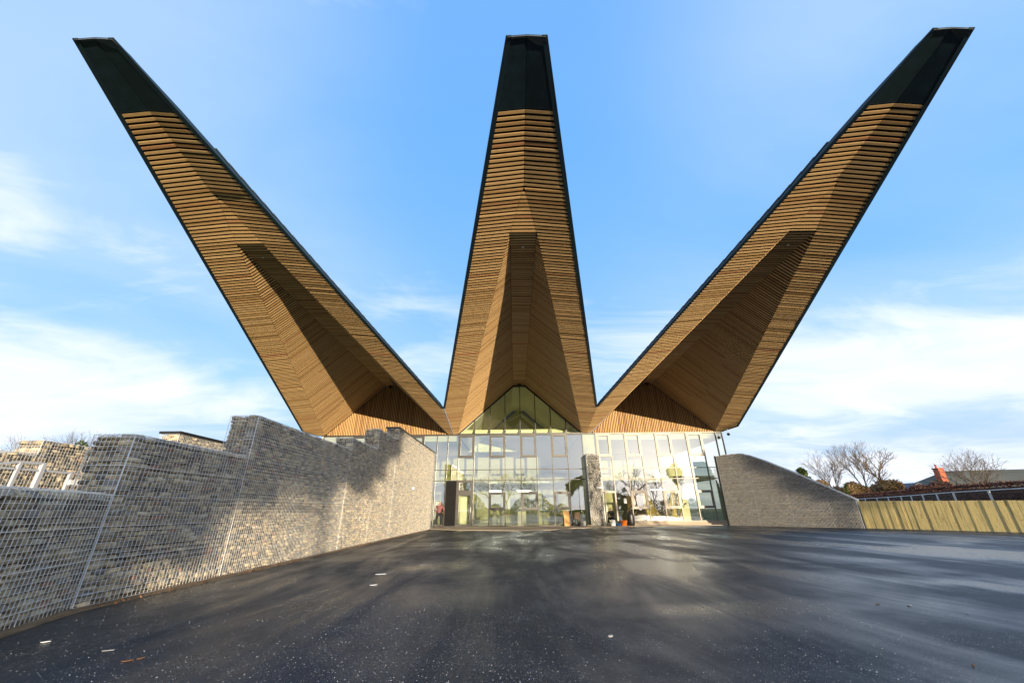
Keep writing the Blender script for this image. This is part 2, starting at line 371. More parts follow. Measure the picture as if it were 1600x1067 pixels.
# ------------------------------------------------------------------ the building
B = thing('visitor_building', 'timber soffit building with three upswept pointed roofs over a glass front', 'building', (0, FY, 0))
def lerp(a, b, t): return a + (b-a)*t
YT, YV, YS, YK, YC = 5.78, 26.36, 10.05, 12.0, 7.486
XT, ZT, XV, ZV, ZO = .475, 11.79, 5.272, 7.55, 6.80
GH = 4.937
def blade(k):
    cx = (-10.572, .033, 10.575)[k+1]
    tdx = (-.12, .0, -.12)[k+1]; tdz = (.09, -.06, -.02)[k+1]; kdy = (.24, -.22, -.14)[k+1]
    yk = YK + kdy; ys = YS + kdy*.5
    outer_l = (k == -1); outer_r = (k == 1)
    def bend(y):           # the small droop/side offset measured at the tip, fading to nothing at the valley
        t = max(0, min(1, (YV-y)/(YV-YT))); return tdx*t, tdz*t
    def eave(y, side, outer):
        t = (y-YT)/(YV-YT)
        if y <= YV or (outer and y <= 30.03): x, z = lerp(XT, XV, t), lerp(ZT, ZV, t)
        elif outer: t2 = (y-30.03)/(FY-30.03); x, z = lerp(6.12, 5.45, t2), lerp(6.79, 6.64, t2)
        else: t2 = (y-YV)/(FY-YV); x, z = XV, lerp(ZV, 6.63, t2)
        dx, dz = bend(y); return cx + side*x + dx, z + dz
    def prof(y, topo=None):
        """list of (x,z) from left eave to right eave"""
        dx, dz = bend(y)
        L_ = eave(y, -1, outer_l); R_ = eave(y, 1, outer_r)
        topo = topo if topo is not None else (0 if y < ys else (1 if y < yk else 2))
        if topo == 0: c = (cx+dx, 11.108 - .170*(y-YS) + dz); return [L_, c, R_]
        if topo == 1:
            t = min(1, max(0, (y-ys)/(yk-ys))); z = lerp(11.108, AZ, t) + dz*(1-t)
            return [L_, (cx-.5*t, z), (cx+.5*t, z), R_]
        t = max(0, (y-yk)/(FY-yk)); xf, zf = lerp(.5, GH, t), lerp(AZ, GZ, t)
        return [L_, (cx-xf, zf), (cx-.5, AZ), (cx+.5, AZ), (cx+xf, zf), R_]
    root = MB()
    # upper shell: roof deck with ridge, from eave top; closed with underside void membrane
    ysn = [YT, 6.2, YC, 9, ys, yk, 14, 17, 20, 23, YV, 28, 30.03, FY]
    rows = []
    for y in ysn:
        p = prof(y); (xl, zl), (xr, zr) = p[0], p[-1]
        xm = (p[0][0]+p[-1][0])/2; zm = AZ + .55 if y >= yk else max(q[1] for q in p) + .42
        if y < YT + .01: zm = zl + .03
        elif y < 6.3: zm = zl + .26
        e_ = -.02 if y < YT+.01 else (.03 if y < 6.3 else .085)
        rows.append([(xl, y, zl+e_), (xm, y, zm), (xr, y, zr+e_)])
    # continue the roof back over the hall
    rows.append([(rows[-1][0][0], 44, rows[-1][0][2]), (rows[-1][1][0], 44, rows[-1][1][2]), (rows[-1][2][0], 44, rows[-1][2][2])])
    vs = [p for r in rows for p in r] + [(x, y, z+.045) for r in rows for (x, y, z) in r]
    nn = len(rows)*3; fs = []
    for i in range(len(rows)-1):
        for j in range(2):
            a = i*3+j; fs.append((a, a+3, a+4, a+1)); fs.append((nn+a, nn+a+1, nn+a+4, nn+a+3))
        a = i*3; fs.append((a, nn+a, nn+a+3, a+3)); a += 2; fs.append((a, a+3, nn+a+3, nn+a))
    fs.append((0, 1, 2, nn+2, nn+1, nn)); a = nn-3; fs.append((a, nn+a, nn+a+1, nn+a+2, a+2, a+1))
    root.add(vs, fs)
    lab = {-1: 'left roof blade, shadow crossing its slatted vault', 0: 'middle roof blade above the glazed gable', 1: 'right roof blade with slate courses showing at its edge'}[k]
    roof = tag(root.build('roof_blade', M['slate'], B), lab)
    # slate courses overhanging the eaves
    sl = MB(); y = 8.6
    while y < 29.5:
        for side, outer in ((-1, outer_l), (1, outer_r)):
            if y + .5 > YV and not outer: continue
            shown = (k == 1 and side == -1) or (k == -1 and side == 1)
            if not shown: continue
            x0, z0 = eave(y, side, outer); x1, z1 = eave(y+.52, side, outer)
            lift = .125
            o0 = .045 if shown else -.02; inn = -.5
            P0 = [(x0+side*o0, y, z0+lift+.02), (x0+side*inn, y, z0+lift+.12), (x1+side*inn, y+.52, z1+lift+.07), (x1+side*(o0+.02), y+.52, z1+lift-.03)]
            P1 = [(p[0], p[1], p[2]+.025) for p in P0]
            sl.hexa(P0+P1)
        y += .47
    if sl.v: sl.build('slate_courses', M['slate'], roof)
    # dark membrane behind the slats and dark sheet at the tip
    vd = MB(); yy = [YC] + [v for v in np.linspace(YC+.3, FY, 60)]
    yy = sorted(set(list(yy) + [ys, yk, YV, 30.03])); seg = MB()
    for a, b_ in zip(yy[:-1], yy[1:]):
        mid = (a+b_)/2; tp_ = 0 if mid < ys else (1 if mid < yk else 2)
        pa, pb = prof(a, tp_), prof(b_, tp_)
        for j in range(len(pa)-1):
            q = [(pa[j][0], a, pa[j][1]+.055), (pa[j+1][0], a, pa[j+1][1]+.055), (pb[j+1][0], b_, pb[j+1][1]+.055), (pb[j][0], b_, pb[j][1]+.055)]
            vd.add(q, [(0, 1, 2, 3)])
    vd.build('soffit_lining', M['void'], roof)
    tp = MB()
    ty = [YT, 6.18, 6.9, YC]
    for a, b_ in zip(ty[:-1], ty[1:]):
        pa, pb = prof(a), prof(b_)
        for j in range(2):
            w = .012 if j == 0 else -.012
            up = lambda y: .012 if y == YT else 0; hh = lambda y: .04 if y == YT else .10
            tp.hexa([(pa[j][0], a, pa[j][1]+up(a)), (pa[j+1][0]+(-.008 if j == 0 else 0), a, pa[j+1][1]+up(a)), (pb[j+1][0]+(-.008 if j == 0 else 0), b_, pb[j+1][1]), (pb[j][0], b_, pb[j][1])] +
                    [(pa[j][0], a, pa[j][1]+hh(a)), (pa[j+1][0], a, pa[j+1][1]+hh(a)), (pb[j+1][0], b_, pb[j+1][1]+.10), (pb[j][0], b_, pb[j][1]+.10)])
    tp.build('tip_panel', M['tip'], roof)
    # fascia along the eaves
    fa = MB()
    for side, outer in ((-1, outer_l), (1, outer_r)):
        ye = FY if outer else YV
        ps = [YT-.02, YC, 12, 18, 24, YV] + ([30.03, FY] if outer else [])
        for a, b_ in zip(ps[:-1], ps[1:]):
            (xa, za), (xb, zb) = eave(max(a, YT), side, outer), eave(b_, side, outer)
            i_ = -side*.10; o_ = side*.035; ha = .03 if a < YT+.1 else .115; hb = .115
            fa.hexa([(xa+i_, a, za+.004), (xa+o_, a, za+.004), (xb+o_, b_, zb+.004), (xb+i_, b_, zb+.004), (xa+i_, a, za+ha), (xa+o_, a, za+ha), (xb+o_, b_, zb+hb), (xb+i_, b_, zb+hb)])
    fa.build('fascia', M['fascia'], roof)
    # slats: every slat lies in a plane of constant Y, broken at the folds of the soffit
    groups = {}
    y = YC + .02; PT = .1555; W = .080; i = 0
    while y < FY - .12:
        ym = y+W*.5; tp_ = 0 if ym < ys else (1 if ym < yk else 2)
        pa, pb = prof(y, tp_), prof(y+W, tp_)
        if True:
            nseg = len(pa)-1
            for j in range(nseg):
                (xa0, za0), (xa1, za1) = pa[j], pa[j+1]; (xb0, zb0), (xb1, zb1) = pb[j], pb[j+1]
                if xa1-xa0 < .03: continue
                e0 = .11 if j == 0 and (outer_l or y < YV) else .006
                e1 = .11 if j == nseg-1 and (outer_r or y < YV) else .006
                def tr(x0, z0, x1, z1):
                    l = x1-x0
                    t0, t1 = e0/max(l, .05), 1-e1/max(l, .05)
                    return (lerp(x0, x1, t0), lerp(z0, z1, t0)), (lerp(x0, x1, t1), lerp(z0, z1, t1))
                A0, A1 = tr(xa0, za0, xa1, za1); B0, B1 = tr(xb0, zb0, xb1, zb1)
                g = 'side_soffit_slats' if (j in (0, nseg-1)) else ('ridge_slats' if (nseg == 3 or j == 2) else 'vault_slats')
                jit = random.uniform(-.003, .003); T = .016
                # boards butt somewhere along long slats
                L_ = A1[0]-A0[0]; cuts = [0, 1]
                if L_ > 2.2: cuts = [0, random.uniform(.3, .7), 1]
                for c0, c1 in zip(cuts[:-1], cuts[1:]):
                    g0 = c0 + (.0015 if c0 > 0 else 0)
                    a0 = (lerp(A0[0], A1[0], g0), lerp(A0[1], A1[1], g0)); a1 = (lerp(A0[0], A1[0], c1), lerp(A0[1], A1[1], c1))
                    b0 = (lerp(B0[0], B1[0], g0), lerp(B0[1], B1[1], g0)); b1 = (lerp(B0[0], B1[0], c1), lerp(B0[1], B1[1], c1))
                    groups.setdefault((g, 0 if g == 'ridge_slats' else (1 if j < nseg/2 else 2)), MB()).hexa([(a0[0], y, a0[1]+jit), (a1[0], y, a1[1]+jit), (b1[0], y+W, b1[1]+jit), (b0[0], y+W, b0[1]+jit),
                                    (a0[0], y, a0[1]+T), (a1[0], y, a1[1]+T), (b1[0], y+W, b1[1]+T), (b0[0], y+W, b0[1]+T)])
        y += PT; i += 1
    for (g, sd_), mb in groups.items(): mb.build(g, M['larch'], roof)
    # end panel where the flat strip drops into the vault is closed by the ridge strip itself; small lights
    for (ly, lz) in ((yk+.9, AZ), (24.6, AZ)):
        d = MB(); d.lathe((cx, ly, lz-.012), [(.035, 0), (.05, .004), (.05, .02)], 10); d.build('downlight', M['white'], roof)
    d = MB(); d.box(cx-.16, cx+.16, FY-.5, FY-.30, AZ-.13, AZ-.02); d.tube((cx, FY-.42, AZ-.12), (cx, FY-.5, AZ-.22), .07, .09, 10); d.build('floodlight', M['frame_dark'], roof)
    return cx, prof
BL = [blade(k) for k in (-1, 0, 1)]

# timber gables left and right
for idx in (0, 2):
    cx = BL[idx][0]
    gb = MB(); gb.add([(cx-GH, FY-.02, GZ-.02), (cx+GH, FY-.02, GZ-.02), (cx+.5, FY-.02, AZ), (cx-.5, FY-.02, AZ)] + [(cx-GH, FY+.1, GZ-.02), (cx+GH, FY+.1, GZ-.02), (cx+.5, FY+.1, AZ), (cx-.5, FY+.1, AZ)],
                      [(0, 1, 2, 3), (7, 6, 5, 4), (0, 4, 5, 1), (1, 5, 6, 2), (2, 6, 7, 3), (3, 7, 4, 0)])
    g = gb.build('timber_gable', M['void'], B)
    tag(g, 'batten clad gable of the left bay' if idx == 0 else 'batten clad gable of the right bay')
    bt = MB(); x = cx-GH+.10
    while x < cx+GH-.08:
        ax = abs(x+.03-cx); top = AZ-.03 if ax < .5 else lerp(AZ, GZ, (ax-.5)/(GH-.5)) - .05
        if top - GZ > .08: bt.box(x, x+.062, FY-.09, FY-.022, GZ+.01, top)
        x += .132
    bt.build('battens', M['larch_v'], g)
# glazed gable in the middle
cx = BL[1][0]; GX = FY
cols0 = [cx+.04+1.217*k for k in range(-4, 5)]
gg = MB()
def gtop(x):
    ax = abs(x-cx); return AZ if ax <= .5 else lerp(AZ, GZ, (ax-.5)/(GH-.5))
for x in cols0:
    t = gtop(x)-.04
    if t > GZ+.15: gg.box(x-.028, x+.028, FY-.07, FY+.09, GZ+.06, t); gg.box(x-.055, x+.055, FY-.16, FY-.07, GZ+.10, GZ+.26)
for a, b_ in (((cx-GH, FY, GZ), (cx-.5, FY, AZ-.06)), ((cx-.5, FY, AZ-.06), (cx+.5, FY, AZ-.06)), ((cx+.5, FY, AZ-.06), (cx+GH, FY, GZ))):
    gg.bar((a[0], FY-.03, a[2]), (b_[0], FY-.03, b_[2]), .15, .13)
ggo = tag(gg.build('gable_glazing', M['frame_dark'], B), 'triangular glazed gable over the middle bay')
pn = MB(); pn.add([(cx-GH, FY+.02, GZ+.05), (cx+GH, FY+.02, GZ+.05), (cx+.5, FY+.02, AZ-.06), (cx-.5, FY+.02, AZ-.06)], [(0, 1, 2, 3)]); pn.build('pane', M['glass_clear'], ggo)

# curtain wall
midc = [cx+.04+1.217*k for k in range(-4, 5)]
leftc = [-15.55, -14.4, -13.2, -12.0, -10.8, -9.65, -8.45, -7.55, -6.50, -5.65]
rightc = [6.03, 7.13, 8.28, 9.49, 10.70, 11.91, 13.15, 14.38, 15.50, 16.02]
C_ = leftc + midc + rightc
TR = [3.2, 3.97]
up_win = {(midc[0], midc[1]), (midc[2], midc[3]), (midc[4], midc[5]), (midc[6], midc[7]), (6.03, 7.13), (8.28, 9.49), (10.70, 11.91), (13.15, 14.38), (-8.45, -7.55), (-10.8, -9.65), (-13.2, -12.0)}
lo_win = {(midc[2], midc[3]), (midc[4], midc[5]), (midc[6], midc[7]), (8.28, 9.49), (10.70, 11.91), (13.15, 14.38)}
door_l = (midc[0], midc[1]); door_r = (6.03, 7.13)
for i, (a, b_) in enumerate(zip(C_[:-1], C_[1:])):
    if a == midc[-1] and b_ == rightc[0]: z0 = 4.9       # the stone pier fills the lower part
    else: z0 = .03
    right = a > 5.5; zb = .24 if (a > 8.2) else z0
    lite = right
    fr = MB(); mw = .028
    mat = M['frame_lite'] if lite else M['frame']
    fr.box(a-mw, a+mw, FY-.05, FY+.09, zb, GZ)
    if i == len(C_)-2: fr.box(b_-mw, b_+mw, FY-.05, FY+.09, zb, GZ)
    zs = [z for z in TR if z > z0+.1]
    if (a, b_) in up_win: zs.append(4.88)
    if (a, b_) in lo_win: zs += [1.13, 2.33]
    if (a, b_) in (door_l, door_r): zs += [2.33]
    fr.box(a+mw, b_-mw, FY-.045, FY+.08, GZ-.08, GZ-.002); fr.box(a+mw, b_-mw, FY-.045, FY+.08, zb, zb+.05)
    for z in zs: fr.box(a+mw, b_-mw, FY-.04, FY+.08, z-.025, z+.025)
    bay = fr.build('glazing_bay', mat, B)
    levels = sorted(set([zb+.05] + zs + [GZ-.08]))
    if (a, b_) in (door_l, door_r): levels = [z for z in levels if z >= 2.33]
    g = MB()
    for z0_, z1_ in zip(levels[:-1], levels[1:]):
        dy = random.uniform(-.002, .002)
        g.add([(a+mw, FY+.02+dy, z0_+.025), (b_-mw, FY+.02-dy, z0_+.025), (b_-mw, FY+.02-dy*.5, z1_-.0251), (a+mw, FY+.02+dy*.5, z1_-.0251)], [(0, 1, 2, 3)])
    g.build('pane', M['glass'], bay)
    def window(z0_, z1_, fw=.125):
        w = MB(); A, Bx = a+mw+.004, b_-mw-.004; y0, y1 = FY-.075, FY+.0
        w.box(A, A+fw, y0, y1, z0_, z1_); w.box(Bx-fw, Bx, y0, y1, z0_, z1_); w.box(A+fw, Bx-fw, y0, y1, z0_, z0_+fw); w.box(A+fw, Bx-fw, y0, y1, z1_-fw, z1_)
        return w
    if (a, b_) in up_win: window(4.905, GZ-.085).build('window', mat, B)
    if (a, b_) in lo_win: window(1.155, 2.305).build('window', mat, B)
    if (a, b_) == door_l:
        window(2.36, 3.17).build('window', mat, B)
        w = window(.05, 2.30, .15); dd = w.build('door', M['frame'], B); tag(dd, 'closed grey framed glass door beside the left stone wall')
        g = MB(); g.add([(a+.16, FY-.03, .2), (b_-.16, FY-.03, .2), (b_-.16, FY-.03, 2.15), (a+.16, FY-.03, 2.15)], [(0, 1, 2, 3)]); g.build('pane', M['glass_clear'], dd)
        h = MB(); h.box(b_-.14, b_-.11, FY-.14, FY-.11, .95, 1.35); h.box(b_-.14, b_-.11, FY-.11, FY-.074, 1.0, 1.03); h.box(b_-.14, b_-.11, FY-.11, FY-.074, 1.27, 1.30); h.box(a+.17, b_-.17, FY-.06, FY-.035, 1.09, 1.12); h.build('handle', M['galv'], dd)
    if (a, b_) == door_r:
        # open leaf folded outwards, hinged at the pier side
        dd = MB(); x0 = a+.04; 
        for (ya, yb, za, zb_) in ((FY-.10, FY-.20, .04, 2.28), (FY-1.0, FY-1.1, .04, 2.28)): dd.box(x0, x0+.05, yb, ya, za, zb_)
        dd.box(x0, x0+.05, FY-1.0, FY-.20, 2.18, 2.28); dd.box(x0, x0+.05, FY-1.0, FY-.20, .04, .16)
        d_ = tag(dd.build('door', M['frame_dark'], B), 'open dark glass door leaf beside the stone pier')
        g = MB(); g.add([(x0+.025, FY-1.0, .16), (x0+.025, FY-.2, .16), (x0+.025, FY-.2, 2.18), (x0+.025, FY-1.0, 2.18)], [(0, 1, 2, 3)]); g.build('pane', M['glass_clear'], d_)
        h = MB(); h.box(x0+.055, x0+.085, FY-1.08, FY-1.05, .95, 1.35); h.build('handle', M['galv'], d_)
        jb = MB(); jb.box(a+.03, a+.09, FY-.07, FY+.02, .03, 2.3); jb.box(b_-.09, b_-.03, FY-.07, FY+.02, .03, 2.3); jb.box(a+.09, b_-.09, FY-.07, FY+.02, 2.21, 2.3); jb.build('door_frame', M['frame_lite'], B)
# black infill panels low down between the left wall and the door
ip = MB(); ip.box(leftc[-1]+.03, midc[0]-.03, FY-.02, FY+.012, .08, 3.17)
ip.build('black_infill_panel', M['panel_black'], B)
# plinth, head trim
pl = MB(); pl.box(8.25, 16.2, FY-.16, FY+.09, -.01, .235); pl.box(8.0, 16.25, FY-.42, FY-.16, -.01, .11); pl.build('plinth', M['concrete'], B)
hd = MB(); hd.box(-15.7, -GH+cx-.0, FY-.10, FY-.055, GZ-.012, GZ+.012); hd.box(cx+GH, 16.2, FY-.10, FY-.055, GZ-.012, GZ+.012); hd.box(cx-GH, cx+GH, FY-.06, FY+.09, GZ, GZ+.055); hd.build('head_trim', M['frame_dark'], B)
# frame standing at the end of the left gabion wall, and the one beside the right wing wall
ef = MB(); ef.box(-6.40, -5.84, 27.47, 27.56, .03, 4.70); ef.build('end_frame', M['frame_dark'], B)
# security camera under the outer eave
sc_ = MB(); sc_.tube((16.15, 30.6, 6.72), (16.15, 30.6, 6.42), .02, .02, 8); sco = sc_.build('security_camera', M['white'], B)
s2 = MB(); s2.lathe((16.15, 30.6, 6.22), [(.03, 0), (.09, .04), (.11, .11), (.11, .17), (.05, .21)], 12); s2.build('camera_dome', M['blackplastic'], sco)

# interior: floor, walls, ceilings
it = MB(); it.box(-15.6, 16.0, FY+.10, 42, -.01, .045); it.build('interior_floor', M['floor'], B)
it = MB(); it.box(-15.6, 16.0, 40.0, 40.2, .045, GZ); it.box(-15.75, -15.6, FY+.1, 40.2, .045, GZ); it.box(5.0, 5.9, FY+.1, 40, .045, GZ-.01)
it.build('interior_wall', M['cream'], B)
it = MB(); it.box(-15.6, -5.0, FY+.12, 40, 6.15, 6.60); it.box(5.95, 16.0, FY+.12, 40, 6.15, 6.60); it.box(-15.6, 16.0, FY+2.6, 40.0, 3.25, 3.55)
it.build('interior_ceiling', M['cream'], B)
iv = MB()
for s in (-1, 1):
    iv.hexa([(cx+s*.6, FY+.15, AZ-.12), (cx+s*(GH-.1), FY+.15, GZ-.1), (cx+s*(GH-.1), 40, GZ-.1), (cx+s*.6, 40, AZ-.12), (cx+s*.6, FY+.15, AZ+.03), (cx+s*GH, FY+.15, GZ+.05), (cx+s*GH, 40, GZ+.05), (cx+s*.6, 40, AZ+.03)])
iv.box(cx-.6, cx+.6, FY+.15, 40, AZ-.12, AZ+.03)
iv.build('vault_lining', M['olive'], B)
iv = MB(); iv.add([(cx-GH, 40.0, GZ), (cx+GH, 40.0, GZ), (cx, 40.0, AZ)], [(0, 1, 2)]); iv.build('gable_end_wall', M['cream'], B)
bm_ = MB(); bm_.box(-5.0, 5.0, FY+.35, FY+.6, GZ-.05, GZ+.42); bm_.build('cross_beam', M['cream'], B)
tri = MB()
for (p, q, w) in (((-1.0, 9.2), (.25, 9.9), .1), ((.15, 9.9), (3.0, 7.4), .16), ((-1.3, 7.5), (.2, 9.2), .12), ((.2, 9.2), (2.2, 7.5), .12)):
    tri.bar((cx+p[0], 38.6, p[1]), (cx+q[0], 38.6, q[1]), w, w)
tri.add([(cx-1.2, 38.8, 7.5), (cx+2.1, 38.8, 7.5), (cx+.2, 38.8, 9.2)], [(0, 1, 2)])
tri.build('skylight_triangle', M['white'], B)  # bright skylight and its structure, its brightness put in as plain white colour
for (x, w) in ((-.2, 1.1), (1.6, .8), (-2.6, 1.0), (11.0, 1.2), (-8.4, 1.0)):
    l = MB(); l.box(x, x+w, 35.0, 35.07, 2.55, 2.6); l.build('ceiling_lamp', M['lampglow'], B)
for (x0, x1, y, mat, nm, z0, z1) in ((15.0, 15.95, FY+.35, 'teal', 'end_wall_panel', .05, 3.9), (-6.3, -5.7, 33.2, 'cream', 'inner_partition', .05, 3.2), (-4.6, -3.75, 32.2, 'cream', 'inner_partition', .05, 2.3), (1.35, 4.8, 33.5, 'cream', 'inner_partition', .05, 2.6), (9.6, 13.0, 38.0, 'brown', 'inner_partition', .05, 3.2)):
    l = MB(); l.box(x0, x1, y, y+.1, z0, z1); l.build(nm, M[mat], B)
l = MB(); l.box(1.5, 4.6, 33.40, 33.49, 1.02, 1.14); l.build('wall_stripe', M['lime'], B)
l = MB(); l.hexa([(9.75, 32.4, .05), (10.9, 32.4, .05), (10.9, 32.5, .05), (9.75, 32.5, .05), (9.35, 32.4, 2.3), (9.75, 32.4, 2.3), (9.75, 32.5, 2.3), (9.35, 32.5, 2.3)]); l.hexa([(11.2, 33.6, .05), (12.6, 33.6, .05), (12.6, 33.7, .05), (11.2, 33.7, .05), (12.5, 33.6, 2.9), (13.2, 33.6, 2.9), (13.2, 33.7, 2.9), (12.5, 33.7, 2.9)]); l.build('yellow_feature_wall', M['yellow'], B)
for i, (x0, x1, y, h) in enumerate(((-2.15, -1.85, 32.6, 1.25), (-1.65, -1.25, 32.4, 1.05), (-.22, .42, 32.4, 1.3))):
    l = MB(); l.box(x0, x1, y, y+.4, .05, h); l.box(x0-.03, x1+.03, y-.03, y+.43, h, h+.03)
    tag(l.build('display_plinth', M['white']), ['narrow white plinth inside, nearest the grey door', 'low white plinth inside, under the opening window', 'widest white plinth inside, right of the other two'][i], 'plinth', 'white plinths inside the lobby')
for i, (x, y) in enumerate(((-.9, 34), (9.1, 33.2))):
    t = thing('wooden_table', ['brown table inside the lobby behind the plinths', 'brown table behind the glass by the open door'][i], 'table', (x, y, .045))
    l = MB(); l.box(x-.6, x+.6, y-.35, y+.35, .72, .76); l.build('tabletop', M['ply'], t)
    for sx in (-1, 1):
        for sy in (-1, 1): l = MB(); l.bar((x+sx*.55, y+sy*.3, .045), (x+sx*.55, y+sy*.3, .72), .05); l.build('leg', M['brown'], t)

# ------------------------------------------------------------------ gabion walls
def stones_for(O, ud, length, top, nrm, z0=0.0, sw=(.12, .30), sh=(.06, .11), depth=.10):
    """irregular coursed stones on a vertical face; O origin, ud unit direction, top(u) height"""
    O = np.array(O, float); ud = np.array(ud, float); nrm = np.array(nrm, float)
    B0 = []
    z = z0; zmax = max(top(u) for u in np.linspace(0, length, 60))
    cen = []; siz = []
    while z < zmax:
        h = RNG.uniform(*sh); u = -RNG.uniform(0, .1)
        while u < length:
            w = RNG.uniform(*sw)*(1 if RNG.random() > .12 else .5); um = min(max(u+w/2, 0), length)
            hh = h*RNG.uniform(.86, 1.12)
            tt = min(top(min(max(u+.02, 0), length)), top(min(u+w, length)))
            if z+hh*.6 < tt and u+w*.5 < length:
                w2 = min(w, length-u) if u > 0 else w+u; us = max(u, 0)
                cen.append((us+w2/2, min(z+hh/2, tt-hh*.3), RNG.uniform(-.02, .012))); siz.append((w2*.5*RNG.uniform(.92, 1.02), hh*.5*RNG.uniform(.9, 1.05), depth*RNG.uniform(.8, 1.1)))
            u += w
        z += h*.97
    cen = np.array(cen); siz = np.array(siz); n = len(cen)
    # chamfered block template: 8 corners x 3 verts
    tv = []; ch = .34
    for sx in (-1, 1):
        for sy in (-1, 1):
            for sz in (-1, 1):
                tv += [(sx*(1-ch), sy, sz), (sx, sy*(1-ch), sz), (sx, sy, sz*(1-ch))]
    tv = np.array(tv, float)
    idx = lambda sx, sy, sz, a: ((sx > 0)*4+(sy > 0)*2+(sz > 0))*3+a
    # octagonal faces split in quads is fiddly; use a subdivided sphere-like box: hull via quads of a 4x4x... instead
    # simple template: rounded slab = two rings + front cap (back is hidden inside the wall)
    ring = [(-1, -.55), (-.72, -1), (.72, -1), (1, -.55), (1, .55), (.72, 1), (-.72, 1), (-1, .55)]
    V = []; 
    for (sc_, zz) in ((1.0, -.9), (1.02, .25), (.78, .85)): V += [(a*sc_, b*sc_, zz) for a, b in ring]
    V += [(0, 0, 1.0)]
    V = np.array(V); Fq = []
    for r in range(2):
        for i in range(8): Fq.append((r*8+i, r*8+(i+1) % 8, (r+1)*8+(i+1) % 8, (r+1)*8+i))
    for i in range(0, 8, 2): Fq.append((16+i, 16+(i+1) % 8, 16+(i+2) % 8, 24))
    Fq = np.array(Fq)
    P = np.repeat(V[None], n, 0) 
    jit = RNG.normal(0, .085, (n, 25, 3)); jit[:, :, 2] *= 1.2; P = P + jit
    ang = RNG.normal(0, .07, n); c, s = np.cos(ang), np.sin(ang)
    P = P*siz[:, None, :]
    X = P[:, :, 0]*c[:, None]-P[:, :, 1]*s[:, None]; Z = P[:, :, 0]*s[:, None]+P[:, :, 1]*c[:, None]; Dn = P[:, :, 2]
    W = O + (X+cen[:, 0:1])[:, :, None]*ud + (Z+cen[:, 1:2])[:, :, None]*np.array([0, 0, 1.]) + (Dn+cen[:, 2:3]-depth-.012)[:, :, None]*nrm
    faces = (Fq[None]+np.arange(n)[:, None, None]*25).reshape(-1, 4)
    return W.reshape(-1, 3), faces
def merge(parts):
    V = []; Fs = []; o = 0
    for v, f in parts: V.append(v); Fs.append(f+o); o += len(v)
    return np.concatenate(V), np.concatenate(Fs)
def wires_for(mb, O, ud, length, top, nrm, cell=.066, wd=.0045, z0=.0, course=.39, joint=1.95, zoff=.17):
    O = Vector(O); ud = Vector(ud); nrm = Vector(nrm)
    off = nrm*.004
    u = 0; k = 0
    n = max(1, round(length/cell)); jn = max(1, round(joint/cell))
    for k in range(n+1):
        u = length*k/n; t = top(u); j = (k % jn == 0) or k == n
        w = wd*1.9 if j else wd*1.3
        a = O + ud*u + off; mb.bar((a.x, a.y, z0), (a.x, a.y, t), w, w, up=tuple(ud))
    zs = []; z = zoff; 
    zmax = max(top(u_) for u_ in np.linspace(0, length, 40)); q = 0
    z = zoff - course
    while z < zmax:
        for i in range(6):
            zz = z + course*i/6
            if zz > z0+.01 and zz < zmax+.005: zs.append((zz, i == 0))
        z += course
    for zz, st in zs:
        # clip to the part of the length where top > zz
        us = np.linspace(0, length, 161); ok = [top(u_) >= zz-.01 for u_ in us]; a = None
        for i_, u_ in enumerate(us):
            if ok[i_] and a is None: a = u_
            if a is not None and (not ok[i_] or i_ == len(us)-1):
                e = u_ if ok[i_] else us[i_-1]
                if e-a > .05:
                    p = O+ud*a+off*2; q_ = O+ud*e+off*2
                    w = wd*1.5 if st else wd*.8
                    sag = RNG.normal(0, .0015)
                    mb.bar((p.x, p.y, zz+sag), (q_.x, q_.y, zz-sag), w, w)
                a = None
    us = np.linspace(0, length, 13 if top(0) != top(length) else 2)
    for a, b_ in zip(us[:-1], us[1:]):
        p = O+ud*float(a)+off*2; q_ = O+ud*float(b_)+off*2; mb.bar((p.x, p.y, top(a)), (q_.x, q_.y, top(b_)), wd*2.2, wd*2.2)
